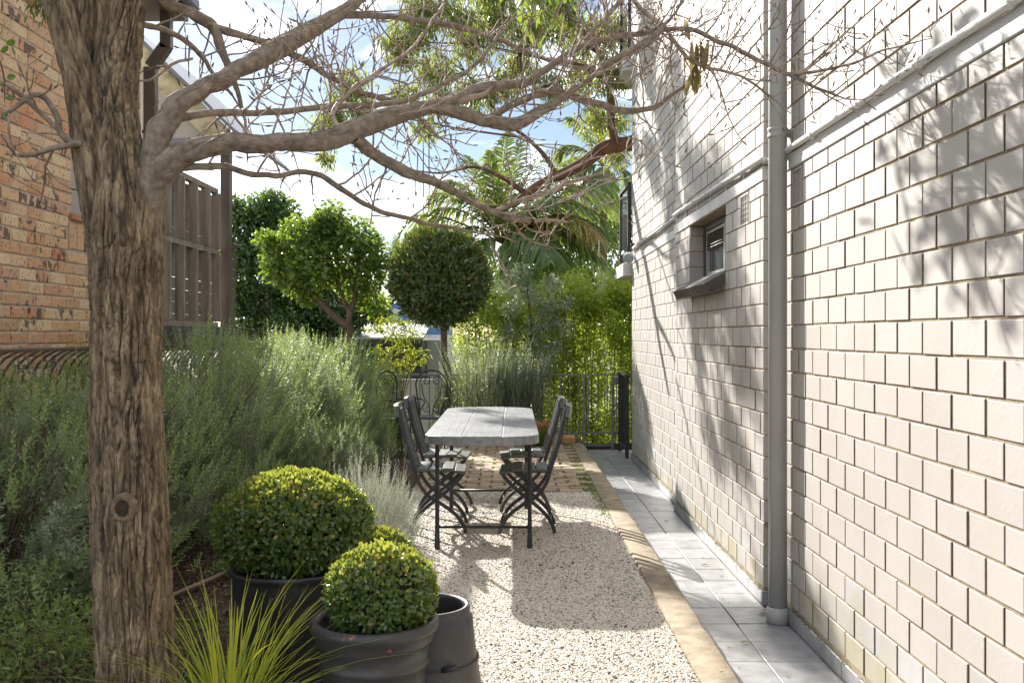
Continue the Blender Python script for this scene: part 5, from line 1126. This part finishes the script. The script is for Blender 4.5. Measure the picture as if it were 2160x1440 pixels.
# ---- leafy screen behind the railing
def screen_mesh(seed):
    g = np.random.default_rng(int(seed)); k = 420; c = np.stack([g.uniform(-.5, .5, k), g.normal(0, .17, k), g.uniform(-.55, 2.6, k)], 1); hgt = 2.2 + .45 * np.array([mnoise.noise((a_ * 4, seed, 0)) for a_ in c[:, 0]]); c[:, 2] = np.minimum(c[:, 2], hgt + g.normal(0, .1, k))
    m_ = 34; C = np.repeat(c, m_, 0) + g.normal(0, 1, (k * m_, 3)) * (.075, .075, .07); n = len(C); tw = np.repeat(rdirs(k, g) + np.array((0, 0, .5)), m_, 0); D = tw * .6 + rdirs(n, g)
    tint = np.clip(np.repeat(g.random(k), m_) * .7 + g.random(n) * .35, 0, 1)
    return leaves('foliage', C, D, rdirs(n, g), g.uniform(.045, .085, n), g.uniform(.018, .03, n), M['hedge'], fold=.2, droop=.1, tint=tint)
sm_ = [screen_mesh(s) for s in (1.0, 5.0)]; m = MB()
for i in range(11): x = -.4 + .08 * i; m.tube([(x, random.uniform(-.1, .1), -.6), (x + random.uniform(-.05, .05), 0, .8), (x + random.uniform(-.1, .1), 0, 2.3)], [.011, .009, .004], 5, False)
sst = m.mesh('stems', M['stem'], True)
pos = ['first', 'second', 'third', 'fourth', 'fifth']
for i in range(5):
    o = empty('screening_shrub', (-.35 + .58 * i, 14.6 + .25 * (i % 2), 0), 'bright yellow-green leafy screening shrub behind the railing, %s from the left' % pos[i], 'shrub', 'leafy screen behind the railing')
    o.scale = (1.0, 1, (.92, .86, .98, .96, 1.02)[i]); link('foliage', sm_[i % 2], o); link('stems', sst, o)
# ---- olive
ol = empty('olive_tree', P(1125, 840, 13.5), 'slender grey-leaved olive tree between the ball tree and the wall', 'tree'); q = PT(ol, 13.5)
link('trunk', limb_mesh('trunk', [[q(1122, 850, .025), q(1122, 730, .022), q(1118, 660, .018), q(1110, 590, .008)], [q(1120, 720, .014), q(1150, 690, .01), q(1185, 650, .005)], [q(1120, 740, .012), q(1090, 690, .01), q(1070, 650, .005)]], M['stem']), ol)
link('crown', crown(cl(ol, 13.5, [(1110, 620, 30, 0), (1150, 650, 28, .1), (1080, 650, 24, 0), (1130, 690, 30, -.1), (1185, 690, 22, 0), (1100, 575, 22, 0), (1165, 600, 24, .1), (1075, 700, 22, 0), (1195, 640, 18, 0), (1060, 610, 18, 0), (1130, 740, 26, 0), (1170, 730, 20, 0)]), M['olive'], 2600, .075, .018, .2, False, .3), ol)
# ---- yellow-green bamboo-like shrub
ye = empty('golden_shrub', P(840, 850, 14.2), 'bright yellow-green narrow-leaved shrub left of the clipped ball tree trunk', 'shrub'); q = PT(ye, 14.2)
ends = [(800, 690), (820, 670), (850, 680), (835, 705), (800, 735), (850, 730), (815, 760), (870, 700), (780, 780), (760, 770), (860, 760), (805, 790), (830, 780), (880, 740)]
link('stems', limb_mesh('stems', [[q(845, 860, .008), q((845 + a) / 2 + 8, (860 + b) / 2 - 25, .006), q(a, b, .003)] for a, b in ends], M['stem'], 5), ye)
link('foliage', crown([(P(a + dx, b + dy, 14.2) - np.array(ye.location), (.13, .14, .035), 1) for a, b in ends for dx, dy in ((0, 0), (14, 9), (-12, 5))], M['yellow'], 1050, .10, .018, .35, False, .0), ye)
# ---- palms
def palm(name, c, Y, tips, label, nl=60, trunk_to=900, wd=.050, Lm=.80):
    t = empty(name, P(c[0], trunk_to, Y), label, 'palm tree', 'palms beyond the railing'); c0 = P(*c, Y) - np.array(t.location)
    m = MB(); m.tube([c0 * 0, c0 * .5, c0 * .97], [.11, .095, .09], 12); link('trunk', m.mesh('trunk', M['stem'], True), t)
    for i, (tx, ty, hx, hy, dy) in enumerate(tips):
        e = P(tx, ty, Y + dy) - np.array(t.location); mid = P(hx, hy, Y + dy * .5) - np.array(t.location); tt = np.linspace(0, 1, nl)[:, None]; ctl = 2 * mid - (c0 + e) / 2
        pth = (1 - tt) ** 2 * c0 + 2 * tt * (1 - tt) * ctl + tt ** 2 * e; tg = unit(np.gradient(pth, axis=0)); k0 = int(nl * .14); pr = pth[k0:]; tr_ = tg[k0:]; ts = tt[k0:, 0]
        sdv = np.cross(tr_, (0, 0, 1.)); sdv = unit(sdv + 1e-6); upv = np.cross(sdv, tr_); Cs, Ds, Ns, Ls = [], [], [], []
        for sg in (-1, 1):
            Cs.append(pr); Ds.append(sdv * sg * .75 + tr_ * .85 + upv * .12 + rdirs(len(pr)) * .2); Ns.append(upv + sdv * -.3 * sg); Ls.append(Lm * np.sin(np.pi * (ts * .88 + .10)) ** .7 * rng.uniform(.85, 1.1, len(pr)))
        me = leaves('frond', np.concatenate(Cs), np.concatenate(Ds), np.concatenate(Ns), np.concatenate(Ls), wd, M['palmold'] if i in (15,) else M['palm'], fold=.25, droop=.7, fine=True, prof=((.15, .9), (.5, .75), (.8, .35)))
        o = link('frond', me, t); m = MB(); m.tube(pth, np.linspace(.02, .004, nl), 5, False); link('midrib', m.mesh('midrib', M['palmold'], True), o)
    return t
palm('palm_tree', (1062, 515), 17.0, [(838, 520, 900, 455, -.2), (905, 420, 975, 420, .4), (985, 330, 1015, 400, .5), (1070, 280, 1060, 380, .6), (1150, 320, 1105, 390, .3), (1235, 330, 1150, 375, .8), (1310, 440, 1190, 400, -.2), (1318, 545, 1200, 455, -.5), (1290, 590, 1185, 490, -1.0), (1205, 590, 1140, 505, -1.3), (1110, 600, 1095, 525, -1.6), (985, 575, 1010, 510, -1.2), (930, 545, 985, 480, -.8), (1010, 380, 1030, 440, 1.2), (1180, 420, 1120, 440, -1.0), (1260, 500, 1165, 455, -1.2), (890, 480, 960, 440, .9), (1100, 300, 1080, 390, 1.0), (1200, 360, 1130, 405, .2), (1300, 490, 1185, 430, -.4), (1250, 545, 1160, 475, -.9), (1030, 320, 1045, 410, -.2), (1160, 550, 1120, 490, -1.6), (940, 380, 1000, 420, -.5), (1230, 440, 1150, 425, .5)], 'big arching palm in the middle distance right of the clipped ball tree')
palm('palm_tree', (1272, 350), 20.5, [(1180, 330, 1215, 310, .3), (1200, 250, 1230, 275, .2), (1250, 220, 1258, 270, .5), (1310, 240, 1295, 275, .3), (1350, 320, 1315, 300, 0), (1340, 420, 1315, 360, -.5), (1270, 440, 1270, 375, -1.2), (1200, 420, 1230, 360, -.6)], 'smaller palm crown high beside the wall, behind the reddish branch', Lm=.7)
# ---- gum tree: reddish limb from behind the wall, drooping narrow leaves
gum = empty('gum_tree', (2.6, 13.2, -.6), 'tall gum tree with reddish branch reaching out from behind the pale wall', 'tree'); q = PT(gum, 12.9)
gl = [[(0, 0, 0, .2), (0, 0, 2.5, .17), (-.3, 0, 4.0, .14), q(1400, 290, .115), q(1330, 303, .105), q(1275, 312, .095), q(1230, 345, .085), q(1180, 370, .075), q(1130, 395, .065), q(1090, 425, .05), q(1050, 445, .035)],
      [q(1300, 305, .06), q(1288, 262, .06), q(1290, 225, .055), q(1280, 160, .045), q(1262, 110, .035), q(1225, 60, .025), q(1190, 20, .02)], [q(1175, 372, .035), q(1150, 330, .03), q(1110, 290, .025), q(1060, 250, .02), q(980, 150, .012)], [q(1105, 405, .04), q(1060, 375, .03), q(1000, 352, .022), q(930, 365, .014), q(860, 358, .008)],
      [q(1285, 180, .035), q(1230, 140, .03), q(1120, 118, .022), q(1000, 95, .016), q(900, 90, .01)], [q(1262, 110, .03), q(1180, 70, .02), q(1080, 40, .014), q(950, 20, .01)], [q(1100, 290, .016), q(960, 270, .012), q(800, 240, .008), q(700, 235, .005)], [q(1290, 225, .02), q(1250, 215, .015), q(1180, 200, .01)]]
link('trunk', limb_mesh('trunk', gl[:1], M['redbark'], 12), gum)
for g in gl[1:]: link('limb', limb_mesh('limb', [g], M['redbark'], 8), gum)
gc = [(870, 60, 48, 0), (850, 110, 38, 0), (925, 150, 48, 0), (900, 30, 44, 0), (960, 30, 48, 0), (1000, 90, 52, 0), (1050, 40, 56, 0), (1120, 60, 48, 0), (1180, 30, 48, 0), (1240, 80, 52, 0), (1290, 150, 46, 0), (1300, 60, 46, 0), (1230, 160, 44, 0), (740, 180, 44, 0), (705, 240, 36, 0), (770, 235, 36, 0), (680, 268, 28, 0), (690, 335, 22, 0), (860, 200, 36, 0), (930, 215, 30, 0), (1000, 200, 44, 0), (1090, 140, 44, 0), (1160, 180, 38, 0), (1290, 250, 36, 0), (1250, 250, 30, 0), (820, 80, 22, 0), (1040, -30, 60, 0), (1180, -40, 60, 0), (880, -30, 45, 0), (1060, 180, 36, 0), (900, 270, 26, 0), (1300, 330, 26, 0)]
def gumleaves(lst, n):
    Cs, Ds = [], []; tot = sum(r ** 2 for _, _, r, _ in lst)
    for (px, py, r, dy) in lst:
        k = int(n * r * r / tot / 9) + 1; R_ = r / FPX * 12.9
        c = P(px, py, 12.9 + rng.uniform(-.5, .5)) - np.array(gum.location) + rdirs(k) * R_ * (rng.random((k, 1)) ** .45)
        for s in range(9): Cs.append(c + rng.normal(0, .045, (k, 3))); Ds.append(rdirs(k) * .55 + np.array((0, 0, -.75)))
    C, D = np.concatenate(Cs), np.concatenate(Ds); n = len(C); return leaves('foliage', C, D, rdirs(n), rng.uniform(.07, .13, n), rng.uniform(.015, .025, n), M['gum'], fold=.15, droop=.1, fine=False)
link('foliage', gumleaves(gc, 24000), gum)
tw = MB()
allp = np.array([p[:3] for g in gl for p in smooth_path(g, 5)])
for (px, py, r, dy) in gc:
    c = P(px, py, 12.9) - np.array(gum.location); j = np.argmin(((allp - c) ** 2).sum(1)); a_ = allp[j]
    for k in range(5): e = c + rdirs(1)[0] * r / FPX * 12.9 * .8; tw.tube([a_, (a_ + e) / 2 + rng.normal(0, .06, 3), e], [.011, .007, .003], 5, False)
link('twigs', tw.mesh('twigs', M['redbark'], True), gum)['kind'] = 'stuff'
# ---- far trees closing the view
for i, (c, Y, lst, lab) in enumerate(((1180, 26, [(1120, 500, 60, 0), (1190, 480, 70, 0), (1250, 500, 70, 1), (1300, 480, 60, 0), (1150, 580, 70, 0), (1230, 590, 80, 0), (1060, 580, 60, 0), (1300, 600, 70, 0), (1100, 660, 80, 0), (1200, 680, 90, 0), (1290, 690, 80, 0), (1020, 650, 50, 0), (1330, 420, 50, 0), (1360, 540, 60, 0)], 'far mid-green tree mass seen through the palm fronds'),)):
    ft = empty('distant_tree', P(c, 900, Y), lab, 'tree'); q = PT(ft, Y)
    link('trunk', limb_mesh('trunk', [[q(c, 900, .2), q(c, 700, .16), q(c, 560, .06)]], M['stem']), ft)
    link('crown', crown(cl(ft, Y, lst), M['round'], 13000, .17, .09, .2, False, .1), ft)

# ---- strappy clumps, grass tuft, ground cover
def blade_mesh(L, W, bend, mat, n=7):
    t = np.linspace(0, 1, n); x = bend * L * t ** 2.2; z = L * t * (1 - .28 * abs(bend) * t); w_ = W / 2 * (1 - t ** 2.5) + .0004; V = []
    for i in range(n): V += [(x[i], -w_[i], z[i] + w_[i] * .5), (x[i], 0, z[i]), (x[i], w_[i], z[i] + w_[i] * .5)]
    F = [(i * 3 + k, i * 3 + k + 1, i * 3 + k + 4, i * 3 + k + 3) for i in range(n - 1) for k in range(2)]
    me = bpy.data.meshes.new('blade'); me.from_pydata(V, [], F); a = me.attributes.new('tint', 'FLOAT', 'POINT'); tb = random.random() * .7
    a.data.foreach_set('value', [min(1, tb + .3 * (i // 3) / n) for i in range(len(V))]); me.materials.append(mat); me.polygons.foreach_set('use_smooth', [True] * len(F)); return me
def clump(name, loc, n, Ls, W, spread, mat, label, cat, seed, bends=(.1, .9), group=None):
    o = empty(name, loc, label, cat, group); ms = [blade_mesh(random.uniform(*Ls), W * random.uniform(.8, 1.2), random.uniform(*bends), M[mat]) for _ in range(12)]
    for i in range(n):
        a = random.uniform(0, 6.28); r = spread * math.sqrt(random.random()); b = link('blade', random.choice(ms), o, (r * math.cos(a), r * math.sin(a), 0)); b.rotation_euler = (0, random.uniform(-.08, .28), a + random.uniform(-.5, .5))
    return o
clump('grass_tuft', (-.94, 3.22, GZ), 165, (.30, .70), .0066, .075, 'grass', 'lime yellow grass tuft in front of the large black pot', 'grass tuft', 1, (.02, .95))
clump('grass_tuft', (-1.12, 3.05, GZ), 60, (.3, .5), .005, .09, 'weed', 'dull green grass tuft at the right foot of the big trunk', 'grass tuft', 2, (.3, 1.0))
clump('strap_leaf_clump', (-1.72, 9.0, GZ), 34, (.35, .6), .028, .08, 'strap', 'dark strappy clump in the bed above the silvery bush', 'plant', 3)
clump('strap_leaf_clump', (.36, 12.3, GZ), 40, (.35, .62), .026, .09, 'strap', 'dark strappy clump behind the right chairs, by the terracotta pot', 'plant', 4)
clump('strap_leaf_clump', (-.80, 12.5, GZ), 26, (.35, .6), .026, .08, 'strap', 'green strappy clump at the foot of the ball tree', 'plant', 5)
# leafy flowering plant between hedge and patio
def leafy(name, loc, r, h, n, L, W, mat, label, cat, group=None):
    o = empty(name, loc, label, cat, group); t_ = dome(n, r, r, h, .35); link('foliage', leaves('foliage', t_, unit(t_) * .5 + rdirs(n) * .8, rdirs(n) + (0, 0, .6), rng.uniform(.7, 1.2, n) * L, rng.uniform(.8, 1.2, n) * W, M[mat], fine=False, droop=.1), o)
    link('stems', stems_mesh('stems', 14, r * .8, r * .8, h, .004, M['stem']), o); return o
o = leafy('flowering_bush', (-1.55, 11.2, GZ), .42, .72, 2600, .035, .016, 'weed', 'loose small-leaved bush with violet flowers beside the iron chairs', 'bush')
t_ = dome(60, .42, .42, .74, .92); link('flowers', leaves('flowers', t_, rdirs(60), rdirs(60), .028, .026, M['petal']), o)
leafy('leafy_bush', (-.75, 12.95, GZ), .34, .9, 1500, .05, .024, 'weed', 'loose leafy bush behind the scrolled chairs at the railing', 'bush')
leafy('leafy_bush', (-1.75, 12.8, GZ), .4, .7, 1500, .055, .022, 'weed', 'low yellow-green bush at the far end of the hedge', 'bush')
leafy('low_herb', (-1.55, 5.6, GZ), .18, .16, 500, .03, .016, 'weed', 'small low herb on the mulch left of the biggest clipped ball', 'plant')
leafy('undergrowth', (-1.75, 3.7, GZ), .34, .40, 1500, .038, .012, 'weed', 'pale green undergrowth left of the big trunk at the bottom corner', 'undergrowth')
leafy('undergrowth', (-2.15, 4.1, GZ), .36, .46, 1500, .036, .008, 'rosetip', 'narrow-leaved light undergrowth below the nearest rosemary bush', 'undergrowth')
leafy('undergrowth', (-1.55, 3.25, GZ), .22, .20, 900, .03, .014, 'weed', 'low broad-leaved weeds at the foot of the big trunk', 'undergrowth')
n = 5200; x = rng.uniform(-2.9, -1.0, n); y = rng.uniform(2.5, 5.2, n); kp = np.array([mnoise.noise((a * 2.1, b * 2.1, 4)) for a, b in zip(x, y)]) > .05 * 1 + (x + 1.9) * .25; x, y = x[kp], y[kp]; n = len(x)
D = rdirs(n); D[:, 2] = np.abs(D[:, 2]) + .2
o = link('ground_cover', leaves('ground_cover', np.stack([x, y, GZ + .02 + rng.random(n) * .14], 1), D, rdirs(n) + (0, 0, .8), rng.uniform(.015, .05, n), rng.uniform(.006, .02, n), M['weed'])); o['kind'] = 'stuff'
n = 900; x = rng.uniform(-2.6, -.95, n); y = rng.uniform(2.5, 4.6, n); D = rdirs(n) * .8 + (0, 0, .6)
o = link('loose_grass', leaves('loose_grass', np.stack([x, y, np.full(n, GZ + .03)], 1), D, rdirs(n), rng.uniform(.15, .4, n), .004, M['weed'], droop=.5, fine=True)); o['kind'] = 'stuff'
# weeds at the wall foot and in the kerb joint
n = 500; y = rng.uniform(2.5, 11.5, n); x = np.where((y > 5.49) & (y < 8.45), XB - .012, XA - .012) + rng.normal(0, .003, n); D = rdirs(n) * .7 + np.array((-.4, 0, .8))
o = link('moss', leaves('moss', np.stack([x, y, np.full(n, .086)], 1), D, rdirs(n), rng.uniform(.006, .022, n), .007, M['weed'])); o['kind'] = 'stuff'
for px_, py_, Yk, lb_ in ((1400, 1102, 0, 'red-brown dry leaf far along the tiled path'), (1560, 1360, 0, 'dry leaf on the path tile nearest the camera'), (1600, 1300, 0, 'dry leaf on the path just left of the drainpipe foot'), (1480, 1195, 0, 'dry leaf midway along the tiled path')):
    Yk = FPX * EYE / (py_ - HOR); me = leaves('fallen_leaf', np.array([[(px_ - 1080) / FPX * Yk, Yk, .012]]), np.array([[1, .3, .05]]), np.array([[0, 0, 1.]]), .05, .02, M['dryleaf'], fold=.5, fine=True)
    tag(link('fallen_leaf', me), lb_, 'leaf', 'dry leaves on the path')

# ---- greenery leaning in at the top left corner
ob = empty('overhanging_twig', P(-40, 60, 2.9), 'green twig with a few round leaves leaning in at the left edge by the bricks', 'twig'); q = PT(ob, 2.9)
link('stem', limb_mesh('stem', [[q(-60, 40, .004), q(-10, 110, .003), q(8, 160, .0025), q(10, 215, .0015)]], M['stem'], 5), ob)
for px, py, dx, dz in ((8, 112, .6, .5), (20, 95, .8, .3), (2, 180, .7, .2), (18, 205, .8, -.3), (14, 235, .3, -.9), (0, 150, -.5, .4), (20, 165, .9, .1)):
    link('leaf', leaves('leaf', (P(px - 6, py, 2.9) - np.array(ob.location))[None], np.array([[dx, -.2, dz]]), rdirs(1), .032, .02, M['round'], fine=True), ob)
hf = empty('hanging_foliage', P(90, -60, 6.0), 'loose green foliage hanging from above at the top left, against the brick wall', 'foliage'); q = PT(hf, 6.0)
link('stem', limb_mesh('stem', [[q(70, -90, .008), q(110, -10, .005), q(140, 40, .002)], [q(90, -50, .005), q(75, 10, .002)], [q(100, -40, .005), q(150, 20, .002)]], M['stem'], 5), hf)
k = 420; cc = np.array([P(px, py, 6.0) for px, py in ((75, -10), (95, 5), (115, 10), (135, 25), (150, 35), (120, -20), (85, -40), (145, 0))])[rng.integers(0, 8, k)] - np.array(hf.location) + rng.normal(0, .05, (k, 3))
link('foliage', leaves('foliage', cc, rdirs(k) * .5 + np.array((.1, 0, -.8)), rdirs(k), rng.uniform(.05, .085, k), rng.uniform(.012, .02, k), M['gum']), hf)

# ---- leaf litter blown over the gravel, kerb and path
n = 170; x = rng.uniform(-.85, 1.38, n); y = rng.uniform(2.6, 12.2, n); keep = (x > .80) | (rng.random(n) < .6); x, y = x[keep], y[keep]; n = len(x)
z = np.where(x > .95, .010, np.where(x > .77, GZ + .013, GZ + .006)); D = rdirs(n); D[:, 2] *= .2
o = link('leaf_litter', leaves('leaf_litter', np.stack([x, y, z], 1), D, rdirs(n) * .4 + (0, 0, 1.), rng.uniform(.012, .034, n), rng.uniform(.006, .013, n), M['chip'], fold=.5)); o['kind'] = 'stuff'
